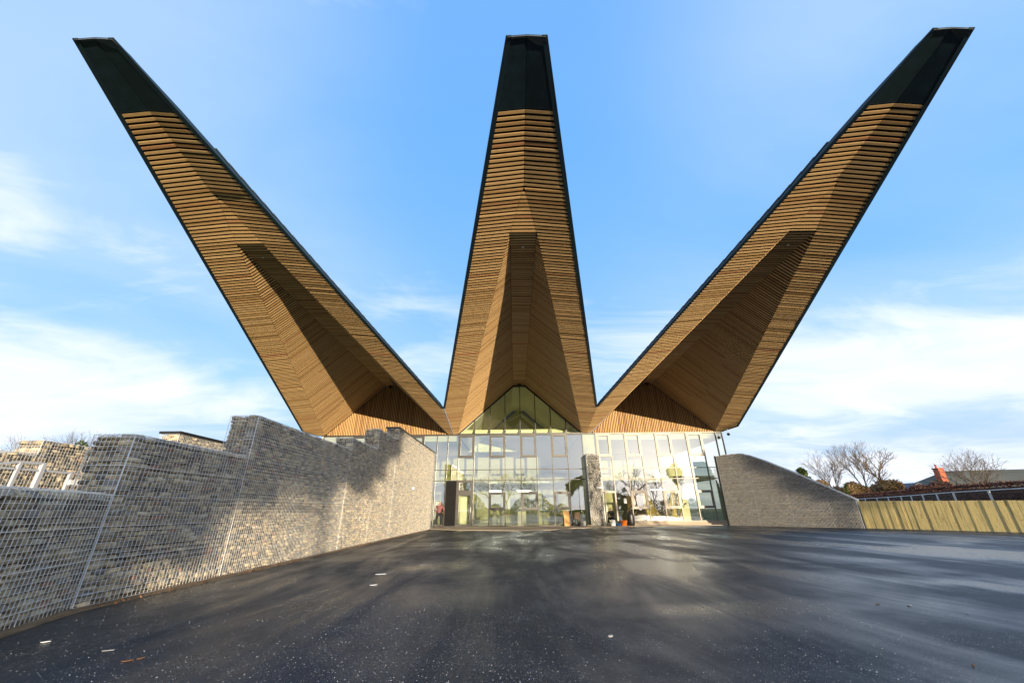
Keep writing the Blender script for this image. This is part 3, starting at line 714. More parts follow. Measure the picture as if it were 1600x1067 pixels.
def gabion_block(parent, O, ud, length, top, nrm, thick, face_end0=True, face_end1=False, name='gabion_basket', zoff=.17, z_end0=0.0, wire=True, topstones=True, label=None, big=1.0, cap=None, wd=.0042, cell=.066, back=False, smat='stone'):
    """a run of wall: long face on nrm side starting at O along ud, going back by thick"""
    Ov = np.array(O, float); u = np.array(ud, float); nn_ = np.array(nrm, float)
    th = thick; core = MB(); us = np.linspace(0, length, 2 if abs(top(0)-top(length)) < 1e-6 and abs(top(length/2)-top(0)) < 1e-6 else 25)
    ins = .10
    prev = None
    for a, b_ in zip(us[:-1], us[1:]):
        a2 = a+ins if a == 0 else a; b2 = b_-ins if b_ == us[-1] else b_
        P = []
        for zsel in (0, 1):
            for (uu, d_) in ((a2, -ins), (b2, -ins), (b2, -th+ins), (a2, -th+ins)):
                p = Ov + u*uu + nn_*d_; P.append((p[0], p[1], 0.0 if not zsel else top(uu)-.05))
        core.hexa(P)
    base = core.build(name, M['core'], parent)
    if label: tag(base, label)
    sw = (.09*big, .24*big); sh = (.052*big, .095*big)
    parts = [stones_for(Ov, u, length, top, nn_, 0.0, sw, sh)]
    if face_end0: parts.append(stones_for(Ov - nn_*th, nn_, th, lambda q: top(0), -u, z_end0, sw, sh))
    if face_end1: parts.append(stones_for(Ov + u*length, -nn_, th, lambda q: top(length), u, 0, sw, sh))
    if back: parts.append(stones_for(Ov + u*length - nn_*th, -u, length, lambda q: top(length-q), -nn_, 0.0, (sw[0]*1.6, sw[1]*1.6), (sh[0]*1.6, sh[1]*1.6)))
    if topstones:   # loose stones on the top, lying flat
        n = int(length*th/.02); Vt = []; Ft = []
        uu = RNG.uniform(.03, length-.03, n); dd = RNG.uniform(.04, th-.04, n)
        ring = np.array([(math.cos(t), math.sin(t)) for t in np.arange(8)*math.pi/4])
        for i in range(n):
            c = Ov + u*uu[i] - nn_*dd[i]; r = RNG.uniform(.06, .11)*big; z = top(uu[i])-.035
            v = [(c[0]+r*q[0]*RNG.uniform(.8, 1.2), c[1]+r*q[1]*RNG.uniform(.6, 1), z-.03) for q in ring] + [(c[0]+.72*r*q[0], c[1]+.6*r*q[1], z+.022+RNG.uniform(0, .015)) for q in ring]
            o = len(Vt); Vt += v; Ft += [(o+j, o+(j+1) % 8, o+8+(j+1) % 8, o+8+j) for j in range(8)] + [(o+8, o+9, o+10, o+11), (o+8, o+11, o+12, o+15), (o+12, o+13, o+14, o+15)]
        if n: parts.append((np.array(Vt), np.array(Ft)))
    V, Fq = merge(parts); npmesh('stone_fill', V, Fq, M[smat], base)
    if wire:
        w = MB(); wires_for(w, Ov, u, length, top, nn_, zoff=zoff, wd=wd, cell=cell)
        if face_end0: wires_for(w, Ov - nn_*th, nn_, th, lambda q: top(0), -u, z0=z_end0, zoff=zoff, wd=wd, cell=cell)
        if face_end1: wires_for(w, Ov + u*length, -nn_, th, lambda q: top(length), u, zoff=zoff, wd=wd, cell=cell)
        # lid mesh
        if abs(top(0)-top(length)) < 1e-6:
            nl = round(th/.066)
            for i in range(1, nl): p = Ov-nn_*(th*i/nl); q = p+u*length; w.bar((p[0], p[1], top(0)+.012), (q[0], q[1], top(0)+.012), wd)
            nl = round(length/.132)
            for i in range(1, nl): p = Ov+u*(length*i/nl); q = p-nn_*th; w.bar((p[0], p[1], top(0)+.017), (q[0], q[1], top(0)+.017), wd)
        w.build('wire_mesh', M['wire'], base)
    if cap:
        c = MB(); p0 = Ov + nn_*.04 - u*.04; p1 = Ov+u*(length+.04)+nn_*.04; q0 = p0-nn_*(th+.08); q1 = p1-nn_*(th+.08); z0, z1 = top(0)+.03, top(0)+.03+cap
        c.hexa([(p0[0], p0[1], z0), (p1[0], p1[1], z0), (q1[0], q1[1], z0), (q0[0], q0[1], z0), (p0[0], p0[1], z1), (p1[0], p1[1], z1), (q1[0], q1[1], z1), (q0[0], q0[1], z1)])
        c.build('coping', M['frame_dark'] if cap < .1 else M['fascia'], base)
    return base
WX = -5.85
GW = thing('gabion_wall', 'long stepped stone gabion wall along the left of the forecourt', 'stone wall', (WX, 15, 0))
# angled near end
d_ = np.array([-5.85+4.95, 5.62-2.95]); Ln = float(np.linalg.norm(d_)); d_ /= Ln
gabion_block(GW, (-4.95, 2.95, 0), (d_[0], d_[1], 0), Ln, lambda u: 1.345, (d_[1], -d_[0], 0), .6, face_end0=True, label='low angled end basket nearest the viewer', wd=.0046)
for (ya, yb, zt, last, lab) in ((5.65, 8.24, 2.155, 0, None), (8.24, 13.35, 3.01, 0, None), (13.35, 15.89, 3.40, 0, None), (15.89, 18.55, 4.20, 0, None), (18.55, 27.47, 4.70, 1, 'tallest run of the wall, capped, next to the glass')):
    gabion_block(GW, (WX, ya, 0), (0, 1, 0), yb-ya, (lambda zt: (lambda u: zt))(zt), (1, 0, 0), .6, face_end0=True, face_end1=bool(last), zoff=.17, label=lab, cap=.05 if last else None, z_end0=0, wd=.0042 if ya < 8 else (.0036 if ya < 13 else .0026))
dm = MB(); P_ = [(-4.55, 2.0), (-4.93, 2.97), (-5.83, 5.66), (-5.83, 27.4)]; rd = random.Random(4); prev = None
for (xa, ya), (xb, yb) in zip(P_[:-1], P_[1:]):
    n_ = int(math.hypot(xb-xa, yb-ya)/.22)
    for i_ in range(n_):
        t0, t1 = i_/n_, (i_+1)/n_; w0 = prev if prev is not None else .07; w1 = .05+.06*rd.random(); prev = w1
        A = (lerp(xa, xb, t0), lerp(ya, yb, t0)); Bq = (lerp(xa, xb, t1), lerp(ya, yb, t1))
        dm.add([(A[0]-.05, A[1], .055), (Bq[0]-.05, Bq[1], .055), (Bq[0]+w1, Bq[1], .003), (A[0]+w0, A[1], .003)], [(0, 3, 2, 1)])
tag(dm.build('earth_margin', M['dirt']), kind='structure')
# a small wall light on the tall run
l = MB(); l.box(WX+.01, WX+.10, 21.95, 22.2, 2.14, 2.28); tag(l.build('wall_light', M['white']), 'small white light fitting on the sunlit end of the gabion wall', 'wall light')

SW = thing('gabion_wall', 'second stepped gabion wall standing behind the near left one', 'stone wall', (-11, 10, 0))
for (ya, yb, zt, cap) in ((3.5, 8.85, 2.34, None), (8.85, 12.4, 2.64, None), (12.4, 21.0, 3.40, .07)):
    gabion_block(SW, (-11, ya, 0), (0, 1, 0), yb-ya, (lambda zt: (lambda u: zt))(zt), (1, 0, 0), .6, face_end0=True, cap=cap, big=1.15)
# wing wall on the right
a = np.array([14.25, 29.47]); b2 = np.array([18.66, 23.70]); dv = b2-a; LW = float(np.linalg.norm(dv)); dv /= LW
def wtop(u):
    pts = [(0, 4.55), (.5, 4.60), (1.6, 4.60), (2.1, 4.45), (3.0, 4.02), (4.6, 3.12), (LW, 1.48)]
    for (u0, z0), (u1, z1) in zip(pts[:-1], pts[1:]):
        if u <= u1: return lerp(z0, z1, (u-u0)/(u1-u0))
    return pts[-1][1]
WW = thing('gabion_wall', 'sloping gabion wing wall right of the glass front', 'stone wall', (16.4, 26.6, 0))
nW = np.array([dv[1], -dv[0], 0.]); 
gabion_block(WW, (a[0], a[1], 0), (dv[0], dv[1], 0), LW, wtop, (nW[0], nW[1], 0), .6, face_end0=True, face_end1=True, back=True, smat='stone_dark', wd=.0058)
wf = MB(); wf.bar((a[0]+.0-dv[0]*.06, a[1]-dv[1]*.06, .0), (a[0]-dv[0]*.06, a[1]-dv[1]*.06, 4.58), .12, .12, up=(dv[0], dv[1], 0)); wf.build('end_frame', M['frame_dark'], WW)
w = MB()
us = np.linspace(1.6, LW, 26)
for i_ in range(0, 9):
    for u0, u1 in zip(us[:-1], us[1:]):
        p = a+dv*u0-nW[:2]*(.07*i_); q = a+dv*u1-nW[:2]*(.07*i_); w.bar((p[0], p[1], wtop(u0)+.015), (q[0], q[1], wtop(u1)+.015), .006)
for u0 in np.arange(0, LW, .08):
    p = a+dv*u0; q = p-nW[:2]*.6; w.bar((p[0], p[1], wtop(u0)+.02), (q[0], q[1], wtop(u0)+.02), .006)
w.build('lid_mesh', M['wire'], WW)
# stone pier by the open door
GP = thing('gabion_pier', 'slim stone gabion pier standing before the glass front', 'stone pier', (5.45, 31, 0))
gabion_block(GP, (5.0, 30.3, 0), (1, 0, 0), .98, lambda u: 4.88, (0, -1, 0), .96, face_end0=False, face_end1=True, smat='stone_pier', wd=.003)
l = MB(); l.box(4.93, 4.985, 30.26, 31.28, .03, 4.90); l.box(4.93, 6.0, 30.27, 31.28, 4.90, 4.94); l.build('side_trim', M['frame_dark'], GP)
l = MB(); l.box(5.5, 6.0, 30.12, 30.26, 2.50, 2.60); l.box(5.55, 5.65, 30.26, 30.29, 2.52, 2.58); l.build('pier_light', M['white'], GP)

# galvanised frame between the two left walls
gf = thing('galvanised_frame', 'pale galvanised handrail frame between the two left stone walls', 'handrail', (-9.5, 7.8, 0))
for (y, zt, wd) in ((7.40, 2.0, .05), (7.78, 2.0, .07), (8.33, 1.89, .045), (6.6, 1.8, .05), (6.0, 1.7, .05)):
    l = MB(); l.bar((-9.5, y, 0), (-9.5, y, zt), wd); l.build('post', M['galv'], gf)
l = MB(); l.bar((-9.5, 6.0, 1.70), (-9.5, 7.38, 2.0), .035); l.bar((-9.5, 7.38, 2.0), (-9.5, 7.8, 2.01), .035); l.build('top_rail', M['galv'], gf)
l = MB(); l.bar((-9.5, 6.0, 1.87), (-9.5, 8.36, 1.885), .035); l.bar((-9.5, 8.36, 1.885), (-9.5, 9.8, 1.885), .02); l.build('mid_rail', M['galv'], gf)
l = MB(); l.box(-9.56, -9.45, 8.34, 8.56, 1.66, 1.75); l.build('lamp_box', M['white'], gf)

# ------------------------------------------------------------------ timber fence on the right
def polyline(pts):
    seg = []; 
    for p, q in zip(pts[:-1], pts[1:]): seg.append((Vector(p), Vector(q)))
    return seg
TF = thing('timber_fence', 'low fence of broad green treated vertical boards on the right', 'fence', (19.2, 19, 0))
fp = [(18.72, 23.62), (19.6, 22.0), (20.5, 20.4), (21.4, 18.8), (23.4, 15.2)]
tot = 0
for p, q in zip(fp[:-1], fp[1:]):
    p = Vector((*p, 0)); q = Vector((*q, 0)); L_ = (q-p).length; d = (q-p).normalized(); nrm = Vector((-d.y, d.x, 0))
    if nrm.x > 0: nrm = -nrm
    u = 0
    while u < L_ - .02:
        wd = min(random.choice((.15, .15, .11, .20)), L_-u); t = lerp(1.38, 1.25, (tot+u)/8.5) + random.uniform(-.006, .006)
        o_ = nrm*random.choice((0, .008, .022)); c0 = p+d*(u+.006)+o_; c1 = p+d*(u+wd-.006)+o_; th = -nrm*.022
        l = MB(); l.hexa([(c0.x, c0.y, .02), (c1.x, c1.y, .02), ((c1+th).x, (c1+th).y, .02), ((c0+th).x, (c0+th).y, .02), (c0.x, c0.y, t), (c1.x, c1.y, t), ((c1+th).x, (c1+th).y, t), ((c0+th).x, (c0+th).y, t)])
        l.build('fence_board', M['fence'], TF); u += wd
    for zz in (.3, .95):
        l = MB(); r0 = p-nrm*.05; r1 = q-nrm*.05; l.bar((r0.x, r0.y, zz), (r1.x, r1.y, zz), .05, .09); l.build('rail', M['fence'], TF)
    l = MB(); r0 = p-nrm*.13; l.bar((r0.x, r0.y, 0), (r0.x, r0.y, 1.2), .1); l.build('post', M['fence'], TF)
    tot += L_

# steel mesh site fence beyond it
MF = thing('mesh_fence', 'grey steel mesh site fence between the timber fence and the hedge', 'fence', (29, 30, 0))
mp_ = [(24.6, 17.0), (25.8, 21.2), (28.0, 27.3), (30.8, 32.3), (33.6, 37.2), (36.4, 43.0), (39.0, 49.0)]
for p, q in zip(mp_[:-1], mp_[1:]):
    p = Vector((*p, 0)); q = Vector((*q, 0)); L_ = (q-p).length; d = (q-p)/L_
    nP = max(1, round(L_/3.0))
    for i in range(nP):
        c0 = p+d*(L_*i/nP+.05); c1 = p+d*(L_*(i+1)/nP-.05); l = MB()
        l.bar((c0.x, c0.y, .1), (c0.x, c0.y, 1.92), .05); l.bar((c1.x, c1.y, .1), (c1.x, c1.y, 1.92), .05); l.bar((c0.x, c0.y, 1.9), (c1.x, c1.y, 1.9), .045); l.bar((c0.x, c0.y, .15), (c1.x, c1.y, .15), .045)
        fr = l.build('fence_panel', M['galv'], MF); l = MB(); nn_ = 40
        for j in range(1, nn_): x = c0.lerp(c1, j/nn_); l.bar((x.x, x.y, .15), (x.x, x.y, 1.9), .007)
        for j in range(1, 9): l.bar((c0.x, c0.y, .15+.2*j), (c1.x, c1.y, .15+.2*j), .007)
        l.build('mesh_infill', M['frame'], fr)

# ------------------------------------------------------------------ vegetation
def leafcloud(n, fn, size, name, mat, parent=None, aspect=1.6):
    """n small quads; fn(n) -> (n,3) centres"""
    c = fn(n); n = len(c)
    a = RNG.normal(size=(n, 3)); a /= np.linalg.norm(a, axis=1)[:, None]; b_ = RNG.normal(size=(n, 3)); b_ -= (b_*a).sum(1)[:, None]*a; b_ /= np.linalg.norm(b_, axis=1)[:, None]
    s = RNG.uniform(.5, 1.2, (n, 1))*size
    v = np.stack([c-a*s*aspect-b_*s*.2, c+b_*s*.7, c+a*s*aspect+b_*s*.2, c-b_*s*.7], 1).reshape(-1, 3)
    f = np.arange(n*4).reshape(n, 4); return npmesh(name, v, f, mat, parent)
lv = lambda n: np.stack([-5.80+np.abs(RNG.normal(0, .07, n)), RNG.uniform(5.7, 27, n)**1.0, .02+RNG.random(n)*.015], 1)
tag(leafcloud(500, lv, .014, 'leaf_litter', M['leaf_fall']), kind='stuff')
def clumps(cs, rs, sx=1, sy=1, sz=1):
    cs = np.array(cs); rs = np.array(rs)
    def fn(n):
        k = RNG.choice(len(cs), n, p=rs**2/np.sum(rs**2)); d = RNG.normal(size=(n, 3)); d /= np.linalg.norm(d, axis=1)[:, None]
        r = rs[k]*RNG.uniform(.45, 1.05, n)**.6; return cs[k]+d*r[:, None]*np.array([sx, sy, sz])
    return fn
def bare_tree(x, y, h, name='bare_tree', label='', seed=1, spread=.55, fork=.35, twig=1.0, mat='bark', r0=None, lean=(0, 0), z0=0, levels=6, group=None, stems=1):
    rnd = random.Random(seed); t = thing(name, label, 'tree', (x, y, z0), group)
    trunk = MB(); crown = MB(); r0 = r0 or h*.018
    def grow(p, d, L_, r, lev):
        seg = 3 if lev < 3 else 2; q = p
        tgt = trunk if lev == 0 else crown
        for s in range(seg):
            d = (d + Vector((rnd.gauss(0, .09), rnd.gauss(0, .09), rnd.gauss(.02, .05)))).normalized()
            q2 = q + d*(L_/seg); r1 = r*(1-.28*(s+1)/seg) if s == seg-1 else r*(1-.25*(s+1)/seg)
            tgt.tube(q, q2, r*(1-.25*s/seg), r1, 6 if lev < 2 else (4 if lev < 4 else 3), cap=False)
            if lev >= 1 and lev < levels and rnd.random() < .7:
                ax = Vector((rnd.gauss(0, 1), rnd.gauss(0, 1), rnd.gauss(0, .4))).normalized(); dd = (d+ax*spread*1.2).normalized(); grow(q2, dd, L_*rnd.uniform(.35, .6), r1*.5, min(levels, lev+2))
            q = q2
        if lev < levels:
            n = rnd.choice((2, 3, 3)) if lev < 3 else rnd.choice((2, 2, 3))
            ph = rnd.uniform(0, 6.28)
            for i in range(n):
                a_ = ph+i*6.283/n+rnd.gauss(0, .3); side = Vector((math.cos(a_), math.sin(a_), 0)); side = (side - d*side.dot(d)).normalized()
                dd = (d + side*spread*rnd.uniform(.6, 1.25) + Vector((0, 0, .10))).normalized()
                grow(q, dd, L_*rnd.uniform(.66, .86), r*(.62 if n > 2 else .7), lev+1)
    for s in range(stems):
        d0 = Vector((lean[0]+(rnd.gauss(0, .25) if stems > 1 else 0), lean[1]+(rnd.gauss(0, .25) if stems > 1 else 0), 1)).normalized()
        grow(Vector((x, y, z0)), d0, h*fork, r0*(1 if stems == 1 else .6), 0)
    mx = max(v[2] for v in crown.v)-z0; k = h/mx
    for mbx in (trunk, crown): mbx.v = [(x+(v[0]-x)*k, y+(v[1]-y)*k, z0+(v[2]-z0)*k) for v in mbx.v]
    trunk.build('trunk', M[mat], t, smooth=True); crown.build('crown', M[mat], t)
    return t
def leafy_tree(x, y, h, w, name, label, mat, n=6000, size=.09, z0=0, base=.15, cone=False, seed=1, group=None, cl=None):
    rnd = random.Random(seed); t = thing(name, label, 'tree', (x, y, z0), group)
    tr = MB(); tr.tube((x, y, z0), (x+rnd.gauss(0, .1), y, z0+h*.8), h*(.008 if cl else .022), h*(.004 if cl else .008), 7)
    cs = []; rs = []
    if cl:
        for (px, pz, pr) in cl: cs.append((px, y+rnd.gauss(0, .5), pz)); rs.append(pr); (rnd.random() < .3) and tr.tube((x, y, z0+min(h*.75, pz-.1)), cs[-1], h*.003, h*.0015, 4, cap=False)
    for i in range(0 if cl else 26):
        f = rnd.uniform(base, .95)
        rad = w*.5*((1-f)*1.15+.05 if cone else math.sin(math.pi*min(.98, (f-base)/(1-base)*.85+.12)))
        a_ = rnd.uniform(0, 6.28); r = rad*rnd.uniform(.3, .95)
        c = (x+r*math.cos(a_), y+r*math.sin(a_), z0+h*f); cs.append(c); rs.append(max(.15, w*rnd.uniform(.10, .19)*(1.1-f*.6 if cone else 1)))
        tr.tube((x, y, z0+h*f*.75), c, h*.006, h*.002, 4, cap=False)
    tr.build('trunk', M['bark'], t); leafcloud(n, clumps(cs, rs), size, 'crown', M[mat], t); return t
# far right group
bare_tree(52.4, 70, 10.2, label='leftmost bare grey birch beyond the sloping wing wall', seed=3, mat='bark_pale', spread=.5, levels=6, group='bare trees beyond the right fence', z0=.5)
bare_tree(58.6, 70, 11.6, label='tallest bare birch, its top feathery, right of the wing wall', seed=8, mat='bark_pale', spread=.42, levels=6, group='bare trees beyond the right fence', z0=.5)
bare_tree(62.4, 70, 10.0, label='bare tree with a thick leaning trunk, right of the tallest birch', seed=5, mat='bark', spread=.6, levels=6, lean=(-.25, 0), r0=.3, group='bare trees beyond the right fence', z0=.5)
bare_tree(56.3, 74, 10.4, label='slender bare birch between the leftmost and the tallest', seed=14, mat='bark_pale', spread=.45, levels=6, group='bare trees beyond the right fence', z0=.5)
bare_tree(57.6, 52, 7.9, label='wide spreading bare tree in front of the mossy roof', seed=21, mat='bark', spread=.62, fork=.22, levels=6, stems=3, group='bare trees beyond the right fence', z0=.3)
leafy_tree(48.2, 70, 6.7, 3.0, 'pine_tree', 'small dark pine peeping over the wing wall slope', 'leaf_dark', 1800, .22, z0=.5, seed=4)
leafy_tree(45.5, 58, 3.8, 1.2, 'cypress_tree', 'small dark cone shaped cypress beyond the hedge', 'leaf_dark', 1600, .10, z0=.3, cone=True, seed=9, base=.05)
for i, (x, y, h, wd, mt, lab) in enumerate(((48.5, 66, 5.9, 6, 'leaf_scrub', 'straw coloured scrub bush behind the wing wall slope'), (52.5, 64, 5.4, 6, 'leaf_scrub', 'tan leafless bush under the tallest birch'), (56.5, 62, 4.9, 5, 'leaf_scrub', 'brown bush right of the cone shaped cypress'), (57.0, 58, 4.6, 6, 'leaf_beech', 'russet bush at the right end of the bare trees'), (60.0, 59, 3.8, 4, 'leaf_beech', 'small russet bush left of the brick chimney'))):
    t = thing('bush', lab, 'bush', (x, y, .3)); cs = [(x+random.uniform(-wd/2, wd/2), y+random.uniform(-1, 1), .3+random.uniform(.4, .8)*h*random.uniform(.6, 1)) for _ in range(12)]
    leafcloud(7000, clumps(cs, [random.uniform(.6, 1.2) for _ in cs]), .11, 'foliage', M[mt], t, 3.0)
    l = MB()
    for c in cs:
        for _ in range(10): l.tube((x+random.uniform(-.6, .6), y, .3), (c[0]+random.gauss(0, .6), c[1]+random.gauss(0, .4), c[2]+random.uniform(0, 1.0)), .03, .008, 3, cap=False)
    l.build('stems', M['bark_pale'], t)
# beech hedge
hp = [(27.6, 14.0), (30.3, 25.2), (31.8, 30.2), (35.3, 37.9), (39.5, 48.3), (41.5, 56)]
H = thing('beech_hedge', 'clipped russet beech hedge behind the mesh fence', 'hedge', (34, 36, 0))
def hedge_pts(n):
    P = np.array(hp); seg = np.linalg.norm(np.diff(P, axis=0), axis=1); k = RNG.choice(len(seg), n, p=seg/seg.sum()); t = RNG.random(n)[:, None]
    c = P[k]+(P[k+1]-P[k])*t; off = RNG.uniform(-.55, .55, n); d = (P[k+1]-P[k])/seg[k][:, None]
    z = RNG.uniform(.05, 2.38, n)+RNG.normal(0, .04, n); top = RNG.random(n) < .25; z[top] = 2.36+RNG.normal(0, .05, top.sum())
    side = RNG.random(n) < .6; off[side] = np.sign(off[side])*.5+RNG.normal(0, .06, side.sum())
    return np.stack([c[:, 0]-d[:, 1]*off, c[:, 1]+d[:, 0]*off, z], 1)
leafcloud(26000, hedge_pts, .06, 'foliage', M['leaf_beech'], H)
l = MB()
for p, q in zip(hp[:-1], hp[1:]): l.bar((p[0], p[1], 1.1), (q[0], q[1], 1.1), .8, 2.1)
l.build('inner_twigs', M['leaf_beech'], H)

# houses beyond the hedge
hs = thing('house', 'low house with a mossy hipped roof and red brick chimney beyond the hedge', 'house', (74, 62, 0))
l = MB(); l.box(64.5, 92, 62, 70, 0, 3.4); l.build('wall', M['render'], hs)
l = MB(); l.add([(63.0, 61.2, 3.3), (93, 61.2, 3.3), (93, 71, 3.3), (63.0, 71, 3.3), (68.4, 66, 6.2), (90, 66, 6.5)], [(0, 1, 5, 4), (1, 2, 5), (2, 3, 4, 5), (3, 0, 4), (3, 2, 1, 0)]); rf = l.build('roof', M['moss'], hs)
l = MB(); l.box(61.9, 62.75, 60.6, 61.4, 0, 6.1); l.box(61.82, 62.83, 60.52, 61.48, 6.1, 6.23); ch = l.build('chimney', M['brick'], rf)
l = MB(); l.lathe((62.15, 61.0, 6.23), [(.13, 0), (.11, .35), (.14, .4), (.12, .5)], 8); l.build('chimney_pot', M['brick'], rf)
hs = thing('house', 'distant pale gabled house left of the brick chimney', 'house', (60, 66, 0))
l = MB(); l.box(62.0, 65.6, 66.6, 72, 0, 3.5); l.add([(62.0, 66.6, 3.5), (65.6, 66.6, 3.5), (63.8, 66.6, 4.35)], [(0, 1, 2)]); l.build('wall', M['render'], hs)
l = MB()
for p, q in (((61.6, 3.3), (63.8, 4.4)), ((66.0, 3.3), (63.8, 4.4))): l.hexa([(p[0], 66.3, p[1]), (q[0], 66.3, q[1]), (q[0], 72, q[1]), (p[0], 72, p[1]), (p[0], 66.3, p[1]+.14), (q[0], 66.3, q[1]+.14), (q[0], 72, q[1]+.14), (p[0], 72, p[1]+.14)])
l.build('roof', M['slate'], hs)
# left background trees
for i, (x, y, h, s, lab) in enumerate(((-51, 45, 10.3, 31, 'round headed bare tree behind the second left wall'), (-57.5, 45, 9.8, 37, 'bare tree with long low branches at the left edge'), (-54, 52, 9.3, 44, 'faint bare tree between the two left ones'))):
    bare_tree(x, y, h, label=lab, seed=s, spread=.6, levels=6, group='bare trees behind the left walls')
leafy_tree(-49, 45, 8.7, 5, 'evergreen_bush', 'dark green bush at the foot of the round headed tree', 'leaf_dark', 2500, .16, seed=2)
leafy_tree(-57, 42, 8.3, 3, 'evergreen_bush', 'small green bush at the left edge behind the walls', 'leaf_olive', 1500, .14, seed=6)

# trees behind the viewer: they shade the walls and show in the glass
spots = [(-17, -39, 9.6, 'short bare tree at the left end of the row'), (-11.5, -38, 10.8, 'bare tree mirrored in the glass above the grey door'), (-7, -42, 11.3, 'tallest bare tree mirrored left of the lobby plinths'), (-2.5, -37, 10.2, 'bare tree mirrored above the middle plinth'), (2.5, -41, 10.6, 'bare tree mirrored right of the widest plinth'), (29.5, -40, 11.6, 'big bare tree mirrored in the middle of the right bay'), (34.0, -43, 10.2, 'bare tree mirrored beside the wing wall'), (24.5, -43, 8.8, 'low bare tree mirrored above the open door')]
for i, (x, y, h, lab) in enumerate(spots):
    bare_tree(x, y, h, label=lab, seed=60+i, spread=.58, levels=6, fork=.28, group='bare trees facing the glass front')
rs_ = random.Random(5)
YT_ = -58.0
def ray_to_row(X, Y, Z):      # where the sunbeam that reaches (X,Y,Z) passes through the far row of trees
    k = (Y-YT_)/(-SUN_DIR.y); return X+SUN_DIR.x*k, Z+SUN_DIR.z*k
def shade_clumps(pts, r, step, seed):
    # pts: wall points with the height above which the wall lies in shade, and the height of its top
    rr = random.Random(seed); out = []
    for (p, q) in zip(pts[:-1], pts[1:]):
        n_ = max(1, int(abs(ray_to_row(q[0], q[1], 0)[0]-ray_to_row(p[0], p[1], 0)[0])/step))
        for i_ in range(n_):
            t = (i_+rr.random())/n_; X, Y, zl, zt = [lerp(a_, b_, t) for a_, b_ in zip(p, q)]
            x0, z0_ = ray_to_row(X, Y, zl); x1, z1_ = ray_to_row(X, Y, zt+.5)
            z_ = z0_+r+rr.uniform(-.45, .5); out.append((x0, z_, r*rr.uniform(.4, .75)))
            while z_ < z1_: z_ += r*rr.uniform(.8, 1.2); out.append((x0+rr.uniform(-.15, .15), z_, r*rr.uniform(.75, 1.1)))
    return out
clA = shade_clumps([(-3.2, 1.0, .2, 2.2), (-4.95, 2.95, .1, 2.2), (-5.85, 5.7, .35, 2.9)], .32, .09, 3)
clA = [(x_-rs_.uniform(.4, 1.6), z_, r_) for x_, z_, r_ in clA]+[c_ for c_ in clA if c_[0] < ray_to_row(-5.85, 4.7, 0)[0]]
clB = shade_clumps([(-5.85, 5.8, .75, 2.6), (-5.85, 7.4, 1.0, 3.4), (-5.85, 8.3, 1.1, 3.4), (-5.85, 9.4, 2.1, 3.6), (-5.85, 10.5, 1.6, 3.6), (-5.85, 12, 1.75, 3.8), (-5.85, 15.5, 1.8, 4.4), (-5.85, 17.2, 2.9, 5.0), (-5.85, 18.8, 4.0, 5.0)], .30, .065, 8)
clW = shade_clumps([(15.9, 27.3, 4.2, 4.9), (16.6, 26.4, 3.2, 4.4), (17.6, 25.1, 2.0, 3.6), (18.6, 23.8, 1.1, 2.4)], .30, .02, 9)
clW += [(x_+rs_.uniform(.3, 2.0), z_+rs_.uniform(.4, 1.5), r_*1.3) for x_, z_, r_ in clW if rs_.random() < .6]
ax_, bx_, wx_ = [sum(c_[0] for c_ in q)/len(q) for q in (clA, clB, clW)]
thick = [(ax_, YT_, 9.5, 3.8, 'leaf_dark', clA, 'lower dense evergreen beyond the lawn, left of a touching pair'), (bx_, YT_, 11.5, 4.4, 'leaf_dark', clB, 'taller stemmed evergreen beyond the lawn, right of a touching pair'), (wx_, YT_, 12.5, 5.0, 'leaf_dark', clW, 'tallest evergreen, mirrored in the middle of the right bay'), (28.0, -48, 6.4, 4.5, 'leaf_olive', None, 'yellowish evergreen mirrored right of the open door'), (-14, -46, 7.2, 6, 'leaf_olive', None, 'yellowish evergreen left of the tallest bare tree')]
for i, (x, y, h, w_, mt, cl_, lab) in enumerate(thick):
    leafy_tree(x, y, h, w_, 'leafy_tree', lab, mt, 22000 if cl_ else 7000, .085 if cl_ else .12, base=.2, seed=80+i, group='evergreen trees facing the glass front', cl=cl_)
def under(n):
    x = RNG.uniform(-55, 70, n); hh = 3.0+1.4*np.sin(x*.35)+.8*np.sin(x*1.1+1); keep = (np.abs(x-17) > 4)
    z = RNG.uniform(0, 1, n)*np.where(keep, hh, 1.0); return np.stack([x, -46+RNG.normal(0, 1.2, n), z], 1)
tag(leafcloud(26000, under, .16, 'undergrowth', M['leaf_olive']), kind='stuff')

# ------------------------------------------------------------------ things by the doors
Z0 = .03
l = MB(); l.hexa([(3.12, 30.75, Z0), (3.52, 30.75, Z0), (3.52, 30.78, Z0), (3.12, 30.78, Z0), (3.12, 31.20, 1.02), (3.52, 31.20, 1.02), (3.52, 31.23, 1.02), (3.12, 31.23, 1.02)])
tag(l.build('plywood_board', M['ply'], None, False, .003), 'pale plywood board leaning on the glass left of the stone pier', 'board')
t = thing('chair', 'dark brown slatted chair between the plywood board and the pier', 'chair', (4.07, 30.7, Z0))
l = MB(); l.box(3.87, 4.27, 30.5, 30.9, .42, .46); l.build('seat', M['brown'], t)
l = MB(); l.box(3.87, 4.27, 30.88, 30.91, .5, .92); l.build('backrest', M['brown'], t)
for sx in (3.89, 4.25):
    for sy in (30.53, 30.88): l = MB(); l.bar((sx, sy, Z0), (sx, sy, .42 if sy < 30.7 else .92), .03); l.build('leg', M['brown'], t)
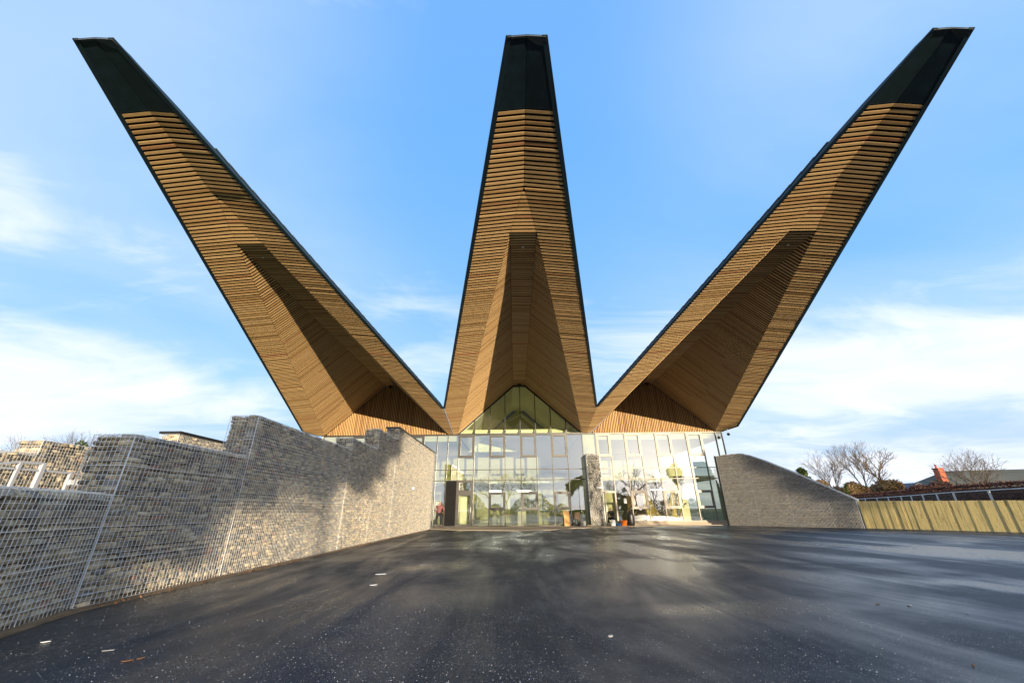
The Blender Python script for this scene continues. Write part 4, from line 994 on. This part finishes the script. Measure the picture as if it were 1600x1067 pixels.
def bucket(x, y, r, h, name, mat, label, content=None):
    t = thing(name, label, 'bucket', (x, y, Z0))
    l = MB(); l.lathe((x, y, Z0), [(r*.78, 0), (r*.8, .01), (r, h-.02), (r*1.06, h-.02), (r*1.06, h), (r*.94, h), (r*.9, h-.05), (.001, h-.05)], 20); l.build('tub', M[mat], t, True)
    l = MB(); 
    for i in range(8):
        a0, a1 = math.pi*i/8, math.pi*(i+1)/8; l.tube((x+r*math.cos(a0), y-r*.25*math.sin(a0)-r*.5, Z0+h-.03-.4*h*math.sin(a0)), (x+r*math.cos(a1), y-r*.25*math.sin(a1)-r*.5, Z0+h-.03-.4*h*math.sin(a1)), .005, .005, 5)
    l.build('handle', M['galv'], t)
bucket(4.45, 30.2, .13, .29, 'paint_bucket', 'white', 'small white paint bucket at the foot of the stone pier')
bucket(7.27, 30.45, .23, .33, 'plastic_bucket', 'orange', 'bright orange bucket right of the open door')
bucket(4.05, 30.15, .10, .16, 'plastic_bucket', 'blackplastic', 'little black bucket under the slatted chair')
l = MB(); l.box(6.31, 6.60, 30.1, 30.16, Z0, .42); l.box(6.34, 6.57, 30.085, 30.10, Z0+.05, .38)
tag(l.build('white_panel', M['white'], None, False, .004), 'small white panel standing in the open doorway', 'panel')
l = MB(); l.lathe((6.86, 30.4, Z0), [(.19, 0), (.21, .02), (.24, .14), (.26, .15), (.22, .15), (.2, .04)], 18); tag(l.build('blue_tub', M['blueplastic']), 'shallow blue tub left of the orange bucket', 'tub')
t = thing('refuse_sack', 'tall black refuse sack against the glass right of the door', 'sack', (7.85, 30.6, Z0))
l = MB(); l.lathe((7.85, 30.6, Z0), [(.20, 0), (.25, .1), (.24, .4), (.26, .62), (.20, .8), (.07, .92), (.05, .96), (.10, 1.04), (.05, 1.05)], 14)
l.v = [(v[0]+random.gauss(0, .012), v[1]+random.gauss(0, .012), v[2]+random.gauss(0, .008)*(v[2] > .1)) for v in l.v]; l.build('sack', M['blackplastic'], t, True)
for i, (x, s) in enumerate(((4.62, .05), (4.72, .07), (4.84, .05), (4.95, .04))):
    l = MB(); l.lathe((x, 30.1+.03*i, Z0), [(s*.6, 0), (s, s*.5), (s*.8, s*1.1), (s*.3, s*1.3)], 7); tag(l.build('loose_stone', M['stone']), ['loose stone touching the paint bucket', 'largest of the loose stones at the pier foot', 'small loose stone between the largest and the pier', 'smallest loose stone, under the edge of the pier'][i], 'stone', 'loose stones at the pier foot')
l = MB(); l.box(7.68, 7.88, FY-.062, FY-.058, 1.49, 1.84); tag(l.build('paper_notice', M['paper']), 'white paper notice taped to the glass above the refuse sack', 'notice')

# ------------------------------------------------------------------ people
def skinned(name, chain, edges, mat, parent, sub=1):
    """chain: list of (pos, radius or (rx,ry)); edges; first vertex is the root"""
    off = parent.location if parent else Vector((0, 0, 0))
    me = bpy.data.meshes.new(name); me.from_pydata([tuple(Vector(p)-off) for p, r in chain], edges, []); me.update()
    o = bpy.data.objects.new(name, me); col.objects.link(o); o.parent = parent
    o.modifiers.new('skin', 'SKIN'); 
    if not me.skin_vertices: 
        bpy.context.view_layer.objects.active = o
    sv = me.skin_vertices[0].data if me.skin_vertices else None
    if sv:
        for i, (p, r) in enumerate(chain): sv[i].radius = r if isinstance(r, tuple) else (r, r); sv[i].use_root = (i == 0)
    s = o.modifiers.new('sub', 'SUBSURF'); s.levels = sub; s.render_levels = sub
    o.modifiers['skin'].use_smooth_shade = True
    me.materials.append(mat); return o
def person(loc, label, J, top_mat, leg_mat, yaw=0):
    """J: joint offsets (x,y,z) of a figure facing -Y; loc is the point on the floor"""
    t = thing('person', label, 'person', loc); c, s = math.cos(yaw), math.sin(yaw)
    W = {k: Vector((loc[0]+v[0]*c-v[1]*s, loc[1]+v[0]*s+v[1]*c, loc[2]+v[2])) for k, v in J.items()}
    ch = []; ed = []; ix = {}
    def add(k, r, par=None, pos=None):
        ix[k] = len(ch); ch.append((W[k] if pos is None else pos, r))
        if par is not None: ed.append((ix[par], ix[k]))
    add('pelvis', .105); add('waist', .095, 'pelvis'); add('chest', (.13, .10), 'waist'); add('neck', .052, 'chest'); add('chin', .062, 'neck'); add('head', .088, 'chin'); add('crown_', .055, 'head', W['head']+(W['head']-W['neck']).normalized()*.085)
    for sd in 'lr':
        add('sh'+sd, .052, 'chest'); add('el'+sd, .038, 'sh'+sd); add('wr'+sd, .025, 'el'+sd)
        d = (W['wr'+sd]-W['el'+sd]).normalized(); palm = W['wr'+sd]+d*.07; add('pa'+sd, (.036, .018), 'wr'+sd, palm)
        sx = Vector((0, 0, 1)).cross(d); sx = sx.normalized() if sx.length > .1 else Vector((1, 0, 0))
        for q, ln in enumerate((.062, .075, .07, .055)):
            b0 = palm+sx*(q-1.5)*.018; add('f%s%d' % (sd, q), .009, 'pa'+sd, b0+d*.03); add('g%s%d' % (sd, q), .008, 'f%s%d' % (sd, q), b0+d*(.03+ln*.6)+Vector((0, 0, -.008))); add('h%s%d' % (sd, q), .007, 'g%s%d' % (sd, q), b0+d*(.03+ln)+Vector((0, 0, -.02)))
        tb = W['wr'+sd]+d*.03; add('t'+sd, .011, 'wr'+sd, tb+sx*.035+d*.02); add('u'+sd, .009, 't'+sd, tb+sx*.05+d*.05)
        add('hp'+sd, .085, 'pelvis'); add('kn'+sd, .058, 'hp'+sd); add('an'+sd, .038, 'kn'+sd); add('to'+sd, .035, 'an'+sd)
    skinned('body', ch, ed, M['skin'], t)
    q = lambda k, r: (W[k], r)
    skinned('jacket', [q('waist', (.15, .12)), q('chest', (.185, .14)), q('neck', .075), q('shl', .088), q('ell', .066), q('wrl', .045), q('shr', .088), q('elr', .066), q('wrr', .045), q('pelvis', (.155, .13))], [(0, 1), (1, 2), (1, 3), (3, 4), (4, 5), (1, 6), (6, 7), (7, 8), (0, 9)], top_mat, t)
    skinned('trousers', [q('pelvis', (.145, .12)), q('hpl', .112), q('knl', .085), (W['anl']+Vector((0, 0, .03)), .065), q('hpr', .112), q('knr', .085), (W['anr']+Vector((0, 0, .03)), .065)], [(0, 1), (1, 2), (2, 3), (0, 4), (4, 5), (5, 6)], leg_mat, t)
    for sd in 'lr': skinned('shoe', [(W['an'+sd]+Vector((0, 0, -.03)), .05), (W['to'+sd], .045)], [(0, 1)], M['blackcloth'], t)
    hd = W['head']+(W['head']-W['neck']).normalized()*.045
    skinned('hair', [(hd, .098), (hd+Vector((0, .03 if yaw == 0 else -.03, -.05)), .08)], [(0, 1)], M['hair'], t)
    return t
bend = dict(pelvis=(0, .02, .90), waist=(0, -.04, 1.06), chest=(0, -.15, 1.32), neck=(0, -.24, 1.45), chin=(0, -.30, 1.50), head=(0, -.34, 1.57), shl=(.19, -.17, 1.37), ell=(.30, -.22, 1.10), wrl=(.22, -.42, 1.00), shr=(-.19, -.17, 1.37), elr=(-.32, -.20, 1.12), wrr=(-.22, -.40, .98),
            hpl=(.10, .02, .86), knl=(.17, 0, .48), anl=(.20, .03, .09), tol=(.22, -.13, .045), hpr=(-.10, .02, .86), knr=(-.17, 0, .48), anr=(-.20, .03, .09), tor=(-.22, -.13, .045))
person((-5.92, 30.75, Z0), 'person in plum checked shirt and black trousers bending, back turned, by the left wall', bend, M['plaid'], M['blackcloth'], math.pi)
crouch = dict(pelvis=(0, .10, .42), waist=(0, .06, .58), chest=(0, -.06, .82), neck=(0, -.12, .97), chin=(0, -.17, 1.02), head=(0, -.19, 1.09), shl=(.19, -.08, .87), ell=(.27, -.22, .66), wrl=(.18, -.42, .62), shr=(-.19, -.08, .87), elr=(-.27, -.22, .66), wrr=(-.18, -.42, .62),
              hpl=(.10, .06, .42), knl=(.17, -.36, .52), anl=(.16, -.22, .09), tol=(.17, -.38, .045), hpr=(-.10, .06, .42), knr=(-.17, -.36, .50), anr=(-.16, -.22, .09), tor=(-.17, -.38, .045))
person((6.62, 31.0, Z0), 'person in dark clothes crouching in the open doorway', crouch, M['darkcloth'], M['blackcloth'], -.7)
stand = dict(pelvis=(0, 0, .93), waist=(0, 0, 1.08), chest=(0, -.01, 1.33), neck=(0, -.02, 1.50), chin=(0, -.04, 1.55), head=(0, -.04, 1.63), shl=(.19, 0, 1.40), ell=(.26, .02, 1.12), wrl=(.25, -.12, .90), shr=(-.19, 0, 1.40), elr=(-.26, .02, 1.12), wrr=(-.25, -.12, .90),
             hpl=(.10, 0, .88), knl=(.11, -.02, .48), anl=(.11, .03, .09), tol=(.12, -.13, .045), hpr=(-.10, 0, .88), knr=(-.11, -.02, .48), anr=(-.11, .03, .09), tor=(-.12, -.13, .045))
stoop = {k: (v[0], v[1]-max(0, v[2]-.95)*.75, v[2]-max(0, v[2]-.95)*.35) for k, v in stand.items()}
person((12.1, 32.6, .045), 'person in a bright yellow-green work jacket stooping inside the glass', stoop, M['hivis'], M['bluecloth'], 1.2)
person((8.45, 32.2, .045), 'person in black standing inside the glass behind the refuse sack', stoop, M['blackcloth'], M['blackcloth'], .5)

# ------------------------------------------------------------------ litter, grit
def leafbit(x, y, s, rot, name, mat, label, cat, thick=.004, asp=.35):
    c, sn = math.cos(rot), math.sin(rot); pts = []
    for i in range(7):
        u = -1+2*i/6; w_ = asp*math.sqrt(max(0, 1-u*u))+.03
        pts.append((u, w_))
    ring = pts + [(u, -w_*.8) for u, w_ in reversed(pts)]; n = len(ring)
    v = [(x+s*(u*c-w_*sn), y+s*(u*sn+w_*c), .004+.02*s*math.sin(3*u)) for u, w_ in ring]; v2 = [(a, b_, z+thick) for a, b_, z in v]
    l = MB(); l.add(v+v2, [tuple(range(n-1, -1, -1)), tuple(range(n, 2*n))]+[(i, (i+1) % n, n+(i+1) % n, n+i) for i in range(n)]); tag(l.build(name, mat), label, cat)
leafbit(-2.97, 8.56, .10, .1, 'paper_scrap', M['paper'], 'longest white paper scrap on the asphalt near the wall', 'litter', asp=.4)
leafbit(-2.71, 7.38, .06, .2, 'paper_scrap', M['paper'], 'white paper scrap nearest the brownish patch of asphalt', 'litter', asp=.4)
leafbit(-4.82, 4.45, .035, .5, 'paper_scrap', M['paper'], 'little white scrap close to the near end of the gabion wall', 'litter')
leafbit(-3.56, 3.92, .04, .4, 'fallen_leaf', M['leaf_fall'], 'reddish brown leaf cluster at lower left of the asphalt', 'leaf', asp=.5)
leafbit(-3.50, 3.98, .03, 1.0, 'fallen_leaf', M['leaf_fall'], 'second reddish leaf touching the cluster at lower left', 'leaf', asp=.5)
leafbit(-3.97, 4.18, .045, .25, 'twig_scrap', M['grit'], 'pale thin twig left of the reddish leaves', 'twig', asp=.08)
leafbit(.50, 4.46, .025, .5, 'pebble', M['grit'], 'small pale pebble at lower centre of the asphalt', 'pebble', .012, .8)
leafbit(4.05, 5.69, .035, .3, 'fallen_leaf', M['leaf_fall'], 'orange brown leaf on the blue-lit asphalt, left one', 'leaf', asp=.5)
leafbit(4.35, 5.60, .03, .9, 'pebble', M['grit'], 'pale pebble right of the orange brown leaf', 'pebble', .012, .8)
leafbit(4.62, 5.21, .06, .9, 'twig_scrap', M['grit'], 'thin pale twig at the far right of the asphalt', 'twig', asp=.08)
leafbit(3.03, 3.66, .02, .9, 'fallen_leaf', M['leaf_fall'], 'tiny brown leaf at lower right of the asphalt', 'leaf', asp=.5)
n = 26000
r = 2.6 + 14*RNG.random(n)**2.2; th = RNG.uniform(-1.15, 1.15, n)
P = np.stack([-.378+r*np.sin(th), r*np.cos(th), np.full(n, .002)], 1); P = P[(P[:, 0] > -5.7+np.maximum(0, 5.5-P[:, 1])*.33+.05)]
dens = np.sin(P[:, 0]*1.3+1)*np.sin(P[:, 1]*.9)+RNG.normal(0, .8, len(P)) - .25*P[:, 0]; P = P[dens > -.3]; n = len(P)
s = RNG.uniform(.0010, .0032, (n, 1, 1))*(1+.10*P[:, 1])[:, None, None]; t4 = np.array([(-1, -.8, 0), (1, -.9, 0), (.8, 1, 0), (-1.1, .7, 0), (0, 0, 1.1)])[None]+RNG.normal(0, .2, (n, 5, 3)); t4[:, :4, 2] = 0
V = (P[:, None, :]+t4*s).reshape(-1, 3); o = np.arange(n)[:, None, None]*5
Fq = (np.array([(0, 1, 4), (1, 2, 4), (2, 3, 4), (3, 0, 4)])[None]+o).reshape(-1, 3)
tag(npmesh('grit', V, Fq, M['grit']), kind='stuff')
